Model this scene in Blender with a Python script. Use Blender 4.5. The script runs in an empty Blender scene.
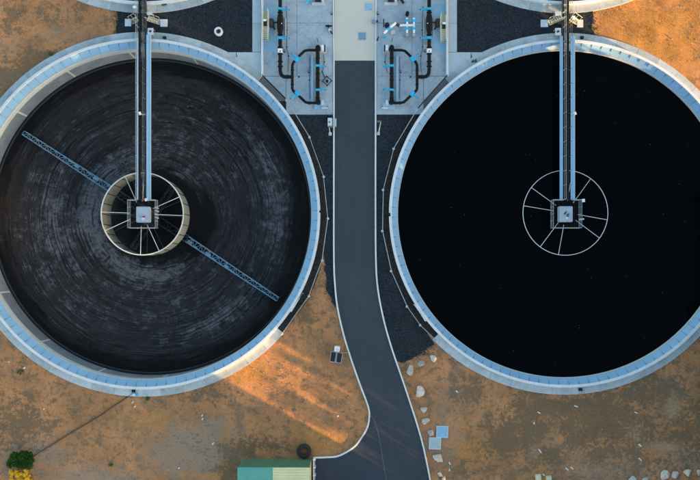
import bpy, bmesh, math, random
import numpy as np
from mathutils import Vector, Matrix, noise as mnoise
R = math.radians
random.seed(7); rng = np.random.default_rng(7)
sc = bpy.context.scene
C = sc.collection

# ------------------------------------------------------------------ camera, sky, sun, exposure
H = 80.0            # drone height above the ground (m)
S = 0.11            # metres per photo pixel on the ground
cam = bpy.data.cameras.new('camera'); camo = bpy.data.objects.new('camera', cam); C.objects.link(camo)
camo.location = (0, 0, H); camo.rotation_euler = (0, 0, 0)
NADIR_Y = 266.0      # photo row straight under the camera
cam.shift_y = (NADIR_Y - 240) / 700; cam.sensor_width = 36; cam.lens = 18 / (350 * S / H); cam.clip_end = 3000
sc.camera = camo
SUN_EL = R(6.5); SUN_V = Vector((0.8725 * math.cos(SUN_EL), -0.4886 * math.cos(SUN_EL), math.sin(SUN_EL)))
w = bpy.data.worlds.new('World'); sc.world = w; w.use_nodes = True
nt = w.node_tree; bg = nt.nodes['Background']
sky = nt.nodes.new('ShaderNodeTexSky'); sky.sky_type = 'NISHITA'; sky.sun_disc = False
sky.sun_elevation = SUN_EL; sky.sun_rotation = math.atan2(0.8725, -0.4886)
sky.air_density = 1.0; sky.dust_density = 1.5; sky.ozone_density = 1.0
nt.links.new(sky.outputs[0], bg.inputs[0]); bg.inputs[1].default_value = 0.15
sl = bpy.data.lights.new('sun', 'SUN'); sl.energy = 5.0; sl.angle = R(0.6); sl.color = (1.0, 0.55, 0.20)
so = bpy.data.objects.new('sun', sl); C.objects.link(so); so.rotation_euler = SUN_V.to_track_quat('Z', 'Y').to_euler()
so.location = SUN_V * 150
sc.view_settings.view_transform = 'Standard'; sc.view_settings.look = 'None'
sc.view_settings.exposure = 2.3; sc.view_settings.gamma = 1.0; sc.view_settings.use_curve_mapping = False

def P(px, py, z=0.0):
    """photo pixel + height above ground -> world point"""
    f = (H - z) * S / H
    return Vector(((px - 350) * f, (NADIR_Y - py) * f, z))

# ------------------------------------------------------------------ materials
class NT:
    def __init__(s, name):
        m = bpy.data.materials.new(name); m.use_nodes = True
        s.m = m; s.t = m.node_tree; s.b = s.t.nodes['Principled BSDF']
    def n(s, kind, **kw):
        nd = s.t.nodes.new(kind)
        for k, v in kw.items():
            if k.startswith('i_'):
                key = k[2:]; nd.inputs[int(key) if key.isdigit() else key].default_value = v
            else: setattr(nd, k, v)
        return nd
    def l(s, a, b): s.t.links.new(a, b)
    def pos(s):
        return s.n('ShaderNodeNewGeometry').outputs['Position']
    def noise(s, vec, scale, detail=4, rough=0.6):
        nd = s.n('ShaderNodeTexNoise', i_Scale=scale, i_Detail=detail, i_Roughness=rough)
        s.l(vec, nd.inputs['Vector']); return nd.outputs['Fac']
    def ramp(s, fac, a, b, ca=(0, 0, 0, 1), cb=(1, 1, 1, 1)):
        nd = s.n('ShaderNodeValToRGB'); e = nd.color_ramp.elements
        e[0].position = a; e[1].position = b; e[0].color = ca; e[1].color = cb
        s.l(fac, nd.inputs[0]); return nd.outputs[0]
    def mix(s, fac, a, b, mode='MIX'):
        nd = s.n('ShaderNodeMix', data_type='RGBA', blend_type=mode)
        for sock, v in ((nd.inputs[0], fac), (nd.inputs[6], a), (nd.inputs[7], b)):
            if hasattr(v, 'links') or isinstance(v, bpy.types.NodeSocket): s.l(v, sock)
            elif isinstance(v, (int, float)): sock.default_value = v
            else: sock.default_value = (v[0], v[1], v[2], 1)
        return nd.outputs[2]
    def math(s, op, a, b=0.0, c=None):
        nd = s.n('ShaderNodeMath', operation=op)
        for i, v in enumerate((a, b) if c is None else (a, b, c)):
            if isinstance(v, bpy.types.NodeSocket): s.l(v, nd.inputs[i])
            else: nd.inputs[i].default_value = v
        return nd.outputs[0]
    def bump(s, fac, strength, dist):
        nd = s.n('ShaderNodeBump', i_Strength=strength, i_Distance=dist)
        s.l(fac, nd.inputs['Height']); s.l(nd.outputs[0], s.b.inputs['Normal'])
    def attr(s, name):
        return s.n('ShaderNodeAttribute', attribute_name=name).outputs['Fac']

MATS = {}
def mat(name, col, rough=0.7, var=0.18, scale=1.2, fine=9.0, stain=None, stain_amt=0.5, rand=0.0, bump=0.0, metal=0.0, spec=0.4):
    if name in MATS: return MATS[name]
    q = NT(name); p = q.pos()
    a = q.noise(p, scale, 5, 0.65); b = q.noise(p, fine, 3, 0.6)
    dk = tuple(c * (1 - var) for c in col); lt = tuple(min(1, c * (1 + var)) for c in col)
    c1 = q.mix(q.ramp(a, 0.3, 0.7), dk, lt)
    c1 = q.mix(q.ramp(b, 0.35, 0.75), c1, tuple(min(1, c * (1 + var * 0.6)) for c in col))
    if stain:
        st = q.noise(p, scale * 0.55 + 0.11, 6, 0.7)
        f = q.math('MULTIPLY', q.ramp(st, 0.5, 0.72), stain_amt)
        c1 = q.mix(f, c1, stain)
    if rand:
        r = q.n('ShaderNodeObjectInfo').outputs['Random']
        m2 = q.math('MULTIPLY_ADD', r, 2 * rand, 1 - rand)
        hs = q.n('ShaderNodeHueSaturation'); q.l(m2, hs.inputs['Value']); q.l(c1, hs.inputs['Color']); c1 = hs.outputs[0]
    q.l(c1, q.b.inputs['Base Color'])
    q.b.inputs['Roughness'].default_value = rough; q.b.inputs['Metallic'].default_value = metal
    q.b.inputs['Specular IOR Level'].default_value = spec
    if bump: q.bump(b, bump, 0.03)
    MATS[name] = q.m; return q.m

M_apron  = mat('apron_concrete', (0.36, 0.41, 0.42), 0.85, 0.22, 0.9, 7, (0.21, 0.22, 0.205), 0.65, 0.13, 0.2)
M_white  = mat('white_painted_concrete', (0.58, 0.60, 0.61), 0.7, 0.10, 1.1, 9, (0.40, 0.40, 0.38), 0.5, 0.03)
M_slab   = mat('slab_concrete', (0.325, 0.385, 0.415), 0.85, 0.26, 0.55, 3.5, (0.24, 0.245, 0.275), 0.6, 0.03, 0.2)
_q = NT.__new__(NT); _q.m = M_slab; _q.t = M_slab.node_tree; _q.b = _q.t.nodes['Principled BSDF']
_c0 = _q.b.inputs['Base Color'].links[0].from_socket; _p = _q.pos()
_f = _q.math('MULTIPLY', _q.ramp(_q.noise(_p, 1.9, 7, 0.75), 0.54, 0.66), 0.4)
_c1 = _q.mix(_f, _c0, (0.19, 0.20, 0.21)); _f2 = _q.math('MULTIPLY', _q.ramp(_q.noise(_p, 0.8, 7, 0.7), 0.56, 0.64), 0.35)
_q.l(_q.mix(_f2, _c1, (0.46, 0.47, 0.46)), _q.b.inputs['Base Color'])
M_path   = mat('path_concrete', (0.36, 0.42, 0.44), 0.85, 0.16, 0.5, 6, (0.30, 0.30, 0.28), 0.4, 0.06, 0.2)
M_cream  = mat('cream_pavement', (0.54, 0.50, 0.42), 0.85, 0.07, 0.25, 5, (0.45, 0.43, 0.38), 0.5, 0.0, 0.1)
M_cover  = mat('blue_cover', (0.185, 0.345, 0.50), 0.6, 0.08, 0.9, 10, (0.25, 0.36, 0.45), 0.4, 0.05)
M_lip    = mat('weir_lip', (0.45, 0.47, 0.46), 0.7, 0.12, 0.9, 8)
M_rust   = mat('rust_line', (0.16, 0.10, 0.06), 0.9, 0.3, 2.0)
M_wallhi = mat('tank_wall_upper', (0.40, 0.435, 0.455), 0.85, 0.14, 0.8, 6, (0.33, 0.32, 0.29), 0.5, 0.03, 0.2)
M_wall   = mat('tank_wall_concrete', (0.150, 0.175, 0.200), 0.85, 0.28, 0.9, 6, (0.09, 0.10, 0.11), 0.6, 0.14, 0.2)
M_joint  = mat('pale_joint', (0.46, 0.45, 0.42), 0.85, 0.12)
M_kerb   = mat('kerb_concrete', (0.60, 0.60, 0.56), 0.8, 0.10, 1.5, 9, (0.42, 0.38, 0.32), 0.45)
M_black  = mat('black_pipe', (0.0045, 0.005, 0.006), 0.6, 0.3, 3.0, 12, spec=0.18)
M_dark   = mat('dark_steel', (0.015, 0.018, 0.022), 0.7, 0.25, 3.0, spec=0.2)
M_valve  = mat('blue_valve', (0.02, 0.37, 0.60), 0.5, 0.15, 3.0)
M_tray   = mat('light_blue_tray', (0.30, 0.48, 0.62), 0.5, 0.10, 1.0, 6, (0.45, 0.52, 0.56), 0.4)
M_girder = mat('blue_girder', (0.22, 0.42, 0.60), 0.5, 0.12, 1.0, 6, (0.40, 0.50, 0.56), 0.5)
M_pale   = mat('pale_galvanised', (0.50, 0.54, 0.56), 0.5, 0.12, 2.0)
M_rail   = mat('galvanised_rail', (0.30, 0.33, 0.34), 0.5, 0.15, 2.0)
M_drail  = mat('dull_rail', (0.10, 0.115, 0.12), 0.6, 0.15, 2.0)
M_cage   = mat('dull_cage', (0.05, 0.06, 0.065), 0.7, 0.25, 2.0)
M_truss  = mat('scraper_blue', (0.17, 0.29, 0.37), 0.55, 0.3, 1.6, 7, (0.06, 0.09, 0.10), 0.7)
M_feed   = mat('feedwell_cream', (0.25, 0.24, 0.19), 0.75, 0.25, 1.2, 6, (0.13, 0.13, 0.095), 0.6, 0.08)
M_feedt  = mat('feedwell_rim', (0.62, 0.60, 0.53), 0.6, 0.1, 1.5)
M_wspoke = mat('white_spoke', (0.66, 0.66, 0.63), 0.5, 0.1, 1.5)
M_cab    = mat('pale_cabinet', (0.33, 0.38, 0.43), 0.5, 0.15, 2.5)
M_yellow = mat('pale_yellow_step', (0.50, 0.47, 0.33), 0.6, 0.15, 2.0)
M_paint  = mat('light_blue_floor_paint', (0.23, 0.40, 0.50), 0.7, 0.16, 0.9, 5, (0.32, 0.38, 0.41), 0.8)
M_hatch  = mat('blue_hatch', (0.15, 0.26, 0.36), 0.6, 0.15, 1.2)
M_hatch2 = mat('light_blue_hatch', (0.22, 0.40, 0.52), 0.6, 0.12, 1.2)
M_hatch3 = mat('grey_green_hatch', (0.33, 0.42, 0.42), 0.6, 0.12, 1.2)
M_whiteM = mat('white_metal', (0.75, 0.76, 0.76), 0.5, 0.08, 2.0)
M_rock   = mat('pale_boulder', (0.43, 0.385, 0.33), 0.9, 0.3, 3.5, 9, (0.26, 0.20, 0.14), 0.7, 0.25, 0.6)
M_tyre   = mat('tyre_rubber', (0.018, 0.018, 0.019), 0.8, 0.3, 4.0)
M_teal   = mat('teal_sheet', (0.085, 0.29, 0.235), 0.6, 0.10, 0.8, 6)
M_green  = mat('green_sheet', (0.065, 0.17, 0.115), 0.6, 0.15, 0.8, 6, (0.10, 0.15, 0.10), 0.4)
M_ysheet = mat('yellow_sheet', (0.60, 0.55, 0.30), 0.6, 0.10, 0.8, 6)
M_shed   = mat('shed_sheet', (0.35, 0.36, 0.36), 0.6, 0.1)
M_pvgl   = mat('panel_glass', (0.006, 0.008, 0.016), 0.15, 0.2, 3.0)
M_hose   = mat('dark_hose', (0.06, 0.045, 0.03), 0.8, 0.3, 1.0)
M_bark   = mat('bark', (0.09, 0.065, 0.045), 0.9, 0.3, 3.0)
M_rusty  = mat('rusty_lid', (0.10, 0.035, 0.02), 0.9, 0.3, 4.0)
M_scrap  = mat('white_scrap', (0.70, 0.69, 0.68), 0.6, 0.1, 3.0)
M_leaf   = mat('leaf_green', (0.020, 0.056, 0.009), 0.8, 0.55, 2.5, 7, spec=0.08)
M_clump = mat('yellow_clump', (0.72, 0.40, 0.008), 0.6, 0.25, 2.0, 9)
M_dleaf  = mat('tree_leaf', (0.05, 0.075, 0.03), 0.7, 0.4, 1.0, 5)
M_red    = mat('red_lamp', (0.55, 0.05, 0.03), 0.4, 0.1)
M_grass  = mat('dry_grass', (0.48, 0.25, 0.035), 0.9, 0.5, 0.6, 4)
M_weed   = mat('green_weed', (0.07, 0.10, 0.03), 0.9, 0.4, 0.6, 4)
M_pebble = mat('pebble', (0.34, 0.26, 0.19), 0.9, 0.5, 1.5, 6)
M_float  = mat('pale_fleck', (0.13, 0.14, 0.15), 0.7, 0.3)
M_black2 = mat('wet_black_concrete', (0.012, 0.013, 0.015), 0.8, 0.3, 1.0)

# asphalt
def asphalt(name, col):
    q = NT(name); p = q.pos()
    a = q.noise(p, 0.16, 5, 0.6); f = q.noise(p, 14, 2, 0.7); m = q.noise(p, 1.1, 5, 0.7)
    mp = q.n('ShaderNodeMapping'); q.l(p, mp.inputs[0]); mp.inputs['Scale'].default_value = (1.9, 0.06, 1)
    st = q.noise(mp.outputs[0], 1.0, 3, 0.5)
    c = q.mix(q.ramp(a, 0.3, 0.7), tuple(x * 0.86 for x in col), tuple(x * 1.14 for x in col))
    c = q.mix(q.math('MULTIPLY', q.ramp(st, 0.45, 0.7), 0.35), c, tuple(x * 1.25 for x in col))
    c = q.mix(q.math('MULTIPLY', q.ramp(m, 0.52, 0.72), 0.6), c, tuple(x * 0.72 for x in col))
    c = q.mix(q.math('MULTIPLY', q.ramp(f, 0.3, 0.8), 0.4), c, tuple(x * 1.4 for x in col))
    d = q.ramp(q.noise(p, 0.5, 6, 0.72), 0.60, 0.80)
    c = q.mix(q.math('MULTIPLY', d, 0.35), c, (0.13, 0.10, 0.075))
    q.l(c, q.b.inputs['Base Color']); q.b.inputs['Roughness'].default_value = 0.9
    q.b.inputs['Specular IOR Level'].default_value = 0.25
    q.bump(f, 0.35, 0.02); return q.m
M_road = asphalt('road_asphalt', (0.038, 0.046, 0.056)); M_drive = asphalt('driveway_asphalt', (0.034, 0.042, 0.053))

def gravel_mat(name, col, brown):
    q = NT(name); p = q.pos()
    v = q.n('ShaderNodeTexVoronoi', i_Scale=9.0); q.l(p, v.inputs['Vector'])
    g = q.n('ShaderNodeRGBToBW'); q.l(v.outputs['Color'], g.inputs[0])
    c = q.mix(g.outputs[0], tuple(x * 0.35 for x in col), tuple(x * 1.9 for x in col))
    big = q.noise(p, 0.45, 6, 0.65)
    c = q.mix(q.math('MULTIPLY', q.ramp(big, 0.42, 0.75), 0.6), c, tuple(x * 0.55 for x in col))
    d = q.noise(p, 0.9, 6, 0.75)
    c = q.mix(q.math('MULTIPLY', q.ramp(d, 0.58, 0.75), 0.45), c, brown)
    q.l(c, q.b.inputs['Base Color']); q.b.inputs['Roughness'].default_value = 0.95
    q.b.inputs['Specular IOR Level'].default_value = 0.15
    q.bump(v.outputs['Distance'], 0.7, 0.05); return q.m
M_gravel = gravel_mat('dark_gravel', (0.017, 0.023, 0.028), (0.044, 0.044, 0.035))
M_strip = gravel_mat('strip_gravel', (0.024, 0.022, 0.021), (0.045, 0.032, 0.022))

# soil: patches of orange earth, dark humus, grey gravelly earth and ochre dry growth mixed with painted sunlight
def soil_mat():
    q = NT('soil'); p = q.pos()
    n1 = q.noise(p, 0.22, 6, 0.68); n2 = q.noise(p, 1.1, 6, 0.72); n3 = q.noise(p, 5.5, 4, 0.7); n4 = q.noise(p, 0.55, 8, 0.75)
    n5 = q.noise(p, 22.0, 2, 0.6)
    n6 = q.noise(p, 2.6, 6, 0.75)
    c = q.mix(q.ramp(n1, 0.36, 0.64), (0.37, 0.178, 0.080), (0.56, 0.258, 0.108))
    c = q.mix(q.math('MULTIPLY', q.ramp(n4, 0.49, 0.56), 0.68), c, (0.235, 0.138, 0.076))
    c = q.mix(q.math('MULTIPLY', q.ramp(n6, 0.52, 0.62), 0.38), c, (0.175, 0.108, 0.060))
    c = q.mix(q.math('MULTIPLY', q.ramp(n2, 0.54, 0.60), 0.65), c, (0.150, 0.102, 0.060))
    def zone(name, amp, lo, hi):
        wgt = q.math('ADD', q.attr(name), q.math('MULTIPLY', q.math('SUBTRACT', n4, 0.5), amp))
        wgt = q.math('ADD', wgt, q.math('MULTIPLY', q.math('SUBTRACT', n6, 0.5), amp * 1.1))
        return q.ramp(wgt, lo, hi)
    c = q.mix(q.math('MULTIPLY', zone('ochre_glow', 2.2, 0.28, 0.70), 0.8), c, (0.50, 0.225, 0.040))
    c = q.mix(q.math('MULTIPLY', zone('grey', 2.4, 0.22, 0.50), 0.85), c, (0.335, 0.240, 0.172))
    c = q.mix(q.math('MULTIPLY', zone('dark', 2.6, 0.24, 0.52), 0.82), c, (0.168, 0.110, 0.062))
    c = q.mix(q.math('MULTIPLY', zone('pale', 2.4, 0.45, 1.0), 0.7), c, (0.50, 0.33, 0.20))
    c = q.mix(q.math('MULTIPLY', q.ramp(n3, 0.45, 0.66), 0.5), c, q.mix(0.55, c, (0.07, 0.045, 0.028)))
    c = q.mix(q.math('MULTIPLY', q.ramp(n5, 0.54, 0.72), 0.35), c, (0.56, 0.36, 0.21))
    v = q.n('ShaderNodeTexVoronoi', i_Scale=2.6); q.l(p, v.inputs['Vector'])
    sp = q.math('LESS_THAN', v.outputs['Distance'], 0.075)
    g = q.n('ShaderNodeRGBToBW'); q.l(v.outputs['Color'], g.inputs[0])
    sp = q.math('MULTIPLY', sp, q.math('GREATER_THAN', g.outputs[0], 0.66))
    c = q.mix(q.math('MULTIPLY', sp, 0.45), c, (0.46, 0.36, 0.28))
    v2 = q.n('ShaderNodeTexVoronoi', i_Scale=1.7); q.l(p, v2.inputs['Vector'])
    g2 = q.n('ShaderNodeRGBToBW'); q.l(v2.outputs['Color'], g2.inputs[0])
    d2 = q.math('MULTIPLY', q.math('LESS_THAN', q.math('ADD', v2.outputs['Distance'], q.math('MULTIPLY', n6, 0.6)), 0.42), q.math('GREATER_THAN', g2.outputs[0], 0.5))
    c = q.mix(q.math('MULTIPLY', d2, 0.45), c, (0.085, 0.062, 0.036))
    q.l(c, q.b.inputs['Base Color']); q.b.inputs['Roughness'].default_value = 1.0
    q.b.inputs['Specular IOR Level'].default_value = 0.1
    h = q.math('ADD', n3, q.math('MULTIPLY', n5, 0.4)); q.bump(h, 0.9, 0.09); return q.m
M_soil = soil_mat()

# tank floor: dark concrete swept in rings by the scraper (object space = tank centre)
def floor_mat():
    q = NT('swept_tank_floor')
    tc = q.n('ShaderNodeTexCoord').outputs['Object']
    sx = q.n('ShaderNodeSeparateXYZ'); q.l(tc, sx.inputs[0])
    r = q.math('SQRT', q.math('ADD', q.math('POWER', sx.outputs[0], 2.0), q.math('POWER', sx.outputs[1], 2.0)))
    rw_ = q.math('ADD', r, q.math('MULTIPLY', q.math('SUBTRACT', q.noise(tc, 0.35, 3, 0.5), 0.5), 0.55))
    ux = q.math('DIVIDE', sx.outputs[0], r); uy = q.math('DIVIDE', sx.outputs[1], r)
    def polar(rs, as_):
        cb = q.n('ShaderNodeCombineXYZ'); q.l(q.math('MULTIPLY', ux, as_), cb.inputs[0]); q.l(q.math('MULTIPLY', uy, as_), cb.inputs[1])
        q.l(q.math('MULTIPLY', rw_, rs), cb.inputs[2]); return cb.outputs[0]
    a = q.noise(polar(1.3, 3.0), 1.0, 8, 0.7)
    b = q.noise(polar(9.0, 1.1), 1.0, 3, 0.6)          # long scraper rings
    b2 = q.noise(polar(4.0, 0.9), 1.0, 2, 0.5)
    e = q.noise(tc, 0.9, 9, 0.78)
    e2 = q.noise(tc, 2.2, 7, 0.75)
    chips = q.noise(polar(2.0, 9.0), 1.0, 5, 0.66)
    fine = q.noise(tc, 7.0, 4, 0.7)
    macro = q.noise(polar(0.25, 1.4), 1.0, 4, 0.6)
    c = q.mix(q.ramp(a, 0.36, 0.66), (0.0105, 0.0098, 0.0098), (0.036, 0.0335, 0.0335))
    patch = q.noise(polar(0.7, 4.5), 1.0, 6, 0.65)
    c = q.mix(q.math('MULTIPLY', q.ramp(b, 0.48, 0.64), q.math('MULTIPLY', q.ramp(patch, 0.42, 0.62), 0.7)), c, (0.068, 0.064, 0.064))
    c = q.mix(q.math('MULTIPLY', q.ramp(macro, 0.50, 0.62), 0.5), c, (0.014, 0.0128, 0.0128))
    pale = q.math('ADD', q.attr('pale'), q.math('ADD', q.math('MULTIPLY', q.math('SUBTRACT', e, 0.5), 3.0), q.math('MULTIPLY', q.math('SUBTRACT', b, 0.5), 1.1)))
    c = q.mix(q.math('MULTIPLY', q.ramp(pale, 0.25, 0.72), 0.85), c, (0.132, 0.133, 0.142))
    c = q.mix(q.math('MULTIPLY', q.ramp(e2, 0.51, 0.58), 0.6), c, (0.012, 0.0112, 0.0112))
    c = q.mix(q.math('MULTIPLY', q.ramp(q.math('SUBTRACT', 1.0, b), 0.54, 0.62), q.math('MULTIPLY', q.ramp(e, 0.42, 0.58), 0.8)), c, (0.0065, 0.006, 0.006))
    c = q.mix(q.math('MULTIPLY', q.ramp(b2, 0.59, 0.63), q.math('MULTIPLY', q.ramp(patch, 0.40, 0.52), 0.8)), c, (0.0065, 0.006, 0.006))
    ch = q.math('MULTIPLY', q.ramp(q.math('ADD', chips, q.math('MULTIPLY', q.attr('chip'), 0.12)), 0.66, 0.685), 0.9)
    c = q.mix(ch, c, (0.004, 0.004, 0.004))
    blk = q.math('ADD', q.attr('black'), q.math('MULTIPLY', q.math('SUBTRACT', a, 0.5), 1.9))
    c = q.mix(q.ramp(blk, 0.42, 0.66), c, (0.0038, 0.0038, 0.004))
    c = q.mix(q.math('MULTIPLY', q.ramp(fine, 0.55, 0.75), 0.28), c, (0.085, 0.081, 0.080))
    q.l(c, q.b.inputs['Base Color']); q.b.inputs['Roughness'].default_value = 0.85
    q.b.inputs['Specular IOR Level'].default_value = 0.2
    q.bump(b, 0.4, 0.03); return q.m
M_floor = floor_mat()
def water_mat():
    q = NT('dark_water'); p = q.pos()
    q.b.inputs['Base Color'].default_value = (0.0012, 0.0016, 0.0020, 1)
    q.b.inputs['Roughness'].default_value = 0.12; q.b.inputs['Specular IOR Level'].default_value = 0.035
    q.bump(q.noise(p, 2.5, 3, 0.5), 0.05, 0.02); return q.m
M_water = water_mat()

# ------------------------------------------------------------------ mesh helpers
class MB:
    def __init__(s): s.v = []; s.f = []
    def add(s, vs, fs):
        o = len(s.v); s.v += [tuple(v) for v in vs]; s.f += [tuple(i + o for i in f) for f in fs]; return s
    def box(s, a, b):
        x0, y0, z0 = a; x1, y1, z1 = b
        if x0 > x1: x0, x1 = x1, x0
        if y0 > y1: y0, y1 = y1, y0
        return s.add([(x0,y0,z0),(x1,y0,z0),(x1,y1,z0),(x0,y1,z0),(x0,y0,z1),(x1,y0,z1),(x1,y1,z1),(x0,y1,z1)],
                     [(0,3,2,1),(4,5,6,7),(0,1,5,4),(1,2,6,5),(2,3,7,6),(3,0,4,7)])
    def pbox(s, px0, py0, px1, py1, z0, z1):
        a = P(px0, py0, z1); b = P(px1, py1, z1); return s.box((a.x, a.y, z0), (b.x, b.y, z1))
    def cbox(s, c, half, rz=0.0):
        cs, sn = math.cos(rz), math.sin(rz); vs = []
        for dz in (-1, 1):
            for dx, dy in ((-1,-1),(1,-1),(1,1),(-1,1)):
                x, y = dx*half[0], dy*half[1]; vs.append((c[0]+x*cs-y*sn, c[1]+x*sn+y*cs, c[2]+dz*half[2]))
        return s.add(vs, [(0,3,2,1),(4,5,6,7),(0,1,5,4),(1,2,6,5),(2,3,7,6),(3,0,4,7)])
    def tube(s, path, r, n=8, cap=True):
        path = [Vector(p) for p in path]; rings = []
        for i, p in enumerate(path):
            t = (path[min(i+1, len(path)-1)] - path[max(i-1, 0)]).normalized()
            u = t.cross(Vector((0,0,1)))
            if u.length < 1e-3: u = Vector((1,0,0))
            u.normalize(); v = u.cross(t)
            rr = r[i] if isinstance(r, (list, tuple)) else r
            rings.append([p + (u*math.cos(2*math.pi*k/n) + v*math.sin(2*math.pi*k/n))*rr for k in range(n)])
        vs = [q for rg in rings for q in rg]; fs = []
        for i in range(len(rings)-1):
            for k in range(n):
                a = i*n+k; b = i*n+(k+1) % n; fs.append((a, b, b+n, a+n))
        if cap: fs.append(tuple(range(n))[::-1]); fs.append(tuple((len(rings)-1)*n+k for k in range(n)))
        return s.add(vs, fs)
    def cyl(s, c, r, z0, z1, n=20):
        return s.tube([(c[0], c[1], z0), (c[0], c[1], z1)], r, n)
    def lathe(s, prof, a0=0, a1=360, n=48, closed_prof=True):
        full = abs(a1-a0) >= 359.99; m = n if full else n+1; k = len(prof); vs = []
        for i in range(m):
            a = R(a0 + (a1-a0)*i/n); ca, sa = math.cos(a), math.sin(a)
            vs += [(r*ca, r*sa, z) for r, z in prof]
        fs = []; kk = k if closed_prof else k-1
        for i in range(n):
            i2 = (i+1) % m
            for j in range(kk):
                j2 = (j+1) % k; fs.append((i*k+j, i2*k+j, i2*k+j2, i*k+j2))
        if not full and closed_prof:
            fs.append(tuple(range(k))); fs.append(tuple(n*k+j for j in range(k))[::-1])
        return s.add(vs, fs)
    def sheet(s, pts, z0, z1):
        """closed prism over polygon pts (world xy)"""
        n = len(pts)
        ar = sum(pts[i][0]*pts[(i+1) % n][1]-pts[(i+1) % n][0]*pts[i][1] for i in range(n))
        if ar < 0: pts = pts[::-1]
        vs = [(p[0], p[1], z0) for p in pts] + [(p[0], p[1], z1) for p in pts]
        fs = [tuple(range(n))[::-1], tuple(range(n, 2*n))] + [(i, (i+1) % n, (i+1) % n+n, i+n) for i in range(n)]
        return s.add(vs, fs)
    def sweep(s, path, hw, z0, z1):
        """kerb of width 2*hw along xy path"""
        path = [Vector((p[0], p[1])) for p in path]; vs = []
        for i, p in enumerate(path):
            t = (path[min(i+1, len(path)-1)] - path[max(i-1, 0)]).normalized(); nrm = Vector((-t.y, t.x))
            a = p + nrm*hw; b = p - nrm*hw
            vs += [(a.x,a.y,z0),(b.x,b.y,z0),(b.x,b.y,z1),(a.x,a.y,z1)]
        fs = []
        for i in range(len(path)-1):
            for j in range(4):
                fs.append((i*4+j, i*4+(j+1) % 4, i*4+4+(j+1) % 4, i*4+4+j))
        m = (len(path)-1)*4
        fs += [(0,1,2,3), (m+3,m+2,m+1,m)]
        return s.add(vs, fs)
    def build(s, name, m, parent=None, local=False, bevel=0.0, smooth=False, fix=True):
        vs = s.v
        if parent is not None and not local:
            o = parent.location; vs = [(x-o.x, y-o.y, z-o.z) for x, y, z in vs]
            g = parent.parent
            if g is not None: vs = [(x-g.location.x, y-g.location.y, z-g.location.z) for x, y, z in vs]
        me = bpy.data.meshes.new(name); me.from_pydata(vs, [], s.f); me.update()
        if fix:
            bm = bmesh.new(); bm.from_mesh(me); bmesh.ops.recalc_face_normals(bm, faces=bm.faces)
            if bevel: bmesh.ops.bevel(bm, geom=bm.edges[:], offset=bevel, segments=2, affect='EDGES', clamp_overlap=True)
            bm.to_mesh(me); bm.free()
        me.materials.append(m)
        if smooth:
            for p in me.polygons: p.use_smooth = True
        ob = bpy.data.objects.new(name, me); C.objects.link(ob); ob.parent = parent
        return ob

def tag(o, label, cat, group=None):
    o['label'] = label; o['category'] = cat
    if group: o['group'] = group
    return o
def thing(name, loc, label, cat, group=None):
    o = bpy.data.objects.new(name, None); C.objects.link(o); o.location = loc; o.empty_display_size = 0.3
    return tag(o, label, cat, group)
def struct(o): o['kind'] = 'structure'; return o
def stuff(o): o['kind'] = 'stuff'; return o
def inst(src, parent, rz=0.0, loc=None):
    c = src.copy(); C.objects.link(c); c.parent = parent; c.rotation_euler = (0, 0, rz)
    if loc is not None: c.location = loc
    return c
def curve(pts, n=8):
    """Catmull-Rom through pixel points"""
    p = [Vector(q) for q in pts]; p = [p[0]*2-p[1]] + p + [p[-1]*2-p[-2]]; out = []
    for i in range(1, len(p)-2):
        for k in range(n):
            t = k/n; a, b, c, d = p[i-1], p[i], p[i+1], p[i+2]
            out.append(0.5*((2*b)+(c-a)*t+(2*a-5*b+4*c-d)*t*t+(3*b-a-3*c+d)*t**3))
    out.append(p[-2]); return [tuple(q) for q in out]
def W(pts, z=0.0): return [(P(x, y, z).x, P(x, y, z).y) for x, y in pts]

# ------------------------------------------------------------------ tank geometry constants
TANKS = {'L': (142.0, 214.0, 178.2), 'R': (565.8, 213.5, 176.7), 'UL': (144.0, -171.0, 177.5), 'UR': (565.8, -171.0, 177.5)}
EL = 0.985; ZW = 0.55
def tank_centre(k): return P(TANKS[k][0], TANKS[k][1], ZW)
def tank_R(k): return TANKS[k][2]*S*(1-ZW/H)

# ------------------------------------------------------------------ ground
def axis(lo, hi, step, far):
    a = list(np.arange(lo, hi+1e-6, step)); o = [lo-far]; d = far
    left = [lo - x for x in (900, 400, 200, 100, 50, 25, 12, 6, 3)]; right = [hi + x for x in (3, 6, 12, 25, 50, 100, 200, 400, 900)]
    return np.array(left + a + right)
gx = axis(-42, 42, 0.36, 900); gy = axis(-27, 33, 0.36, 900)
X, Y = np.meshgrid(gx, gy)
Z = np.zeros_like(X)
for fx, amp in ((0.35, 0.018), (1.1, 0.014), (2.3, 0.010)):
    for _ in range(5):
        th = rng.uniform(0, 2*np.pi); ph = rng.uniform(0, 6.28); f2 = fx*rng.uniform(0.7, 1.4)
        Z += amp*0.45*np.sin(f2*(X*np.cos(th)+Y*np.sin(th))*2 + ph + 1.3*np.sin(0.7*f2*(X*np.sin(th)-Y*np.cos(th))+ph*2))
Z = np.clip(Z, -0.05, 0.04)
Z[(np.abs(X) > 43) | (Y > 34) | (Y < -28)] = 0
keep_v = np.zeros(X.shape, bool)
for k in TANKS:
    c = tank_centre(k); r = tank_R(k) - 0.15
    keep_v |= ((X-c.x)**2 + ((Y-c.y)/EL)**2) < r*r
ny, nx = X.shape; faces = []
for j in range(ny-1):
    for i in range(nx-1):
        if keep_v[j, i] or keep_v[j, i+1] or keep_v[j+1, i] or keep_v[j+1, i+1]: continue
        a = j*nx+i; faces.append((a, a+1, a+nx+1, a+nx))
g = MB(); g.v = list(zip(X.ravel().tolist(), Y.ravel().tolist(), Z.ravel().tolist())); g.f = faces
ground = struct(g.build('ground', M_soil, fix=False, smooth=True))
PX = X/S + 350; PY = NADIR_Y - Y/S
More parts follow.
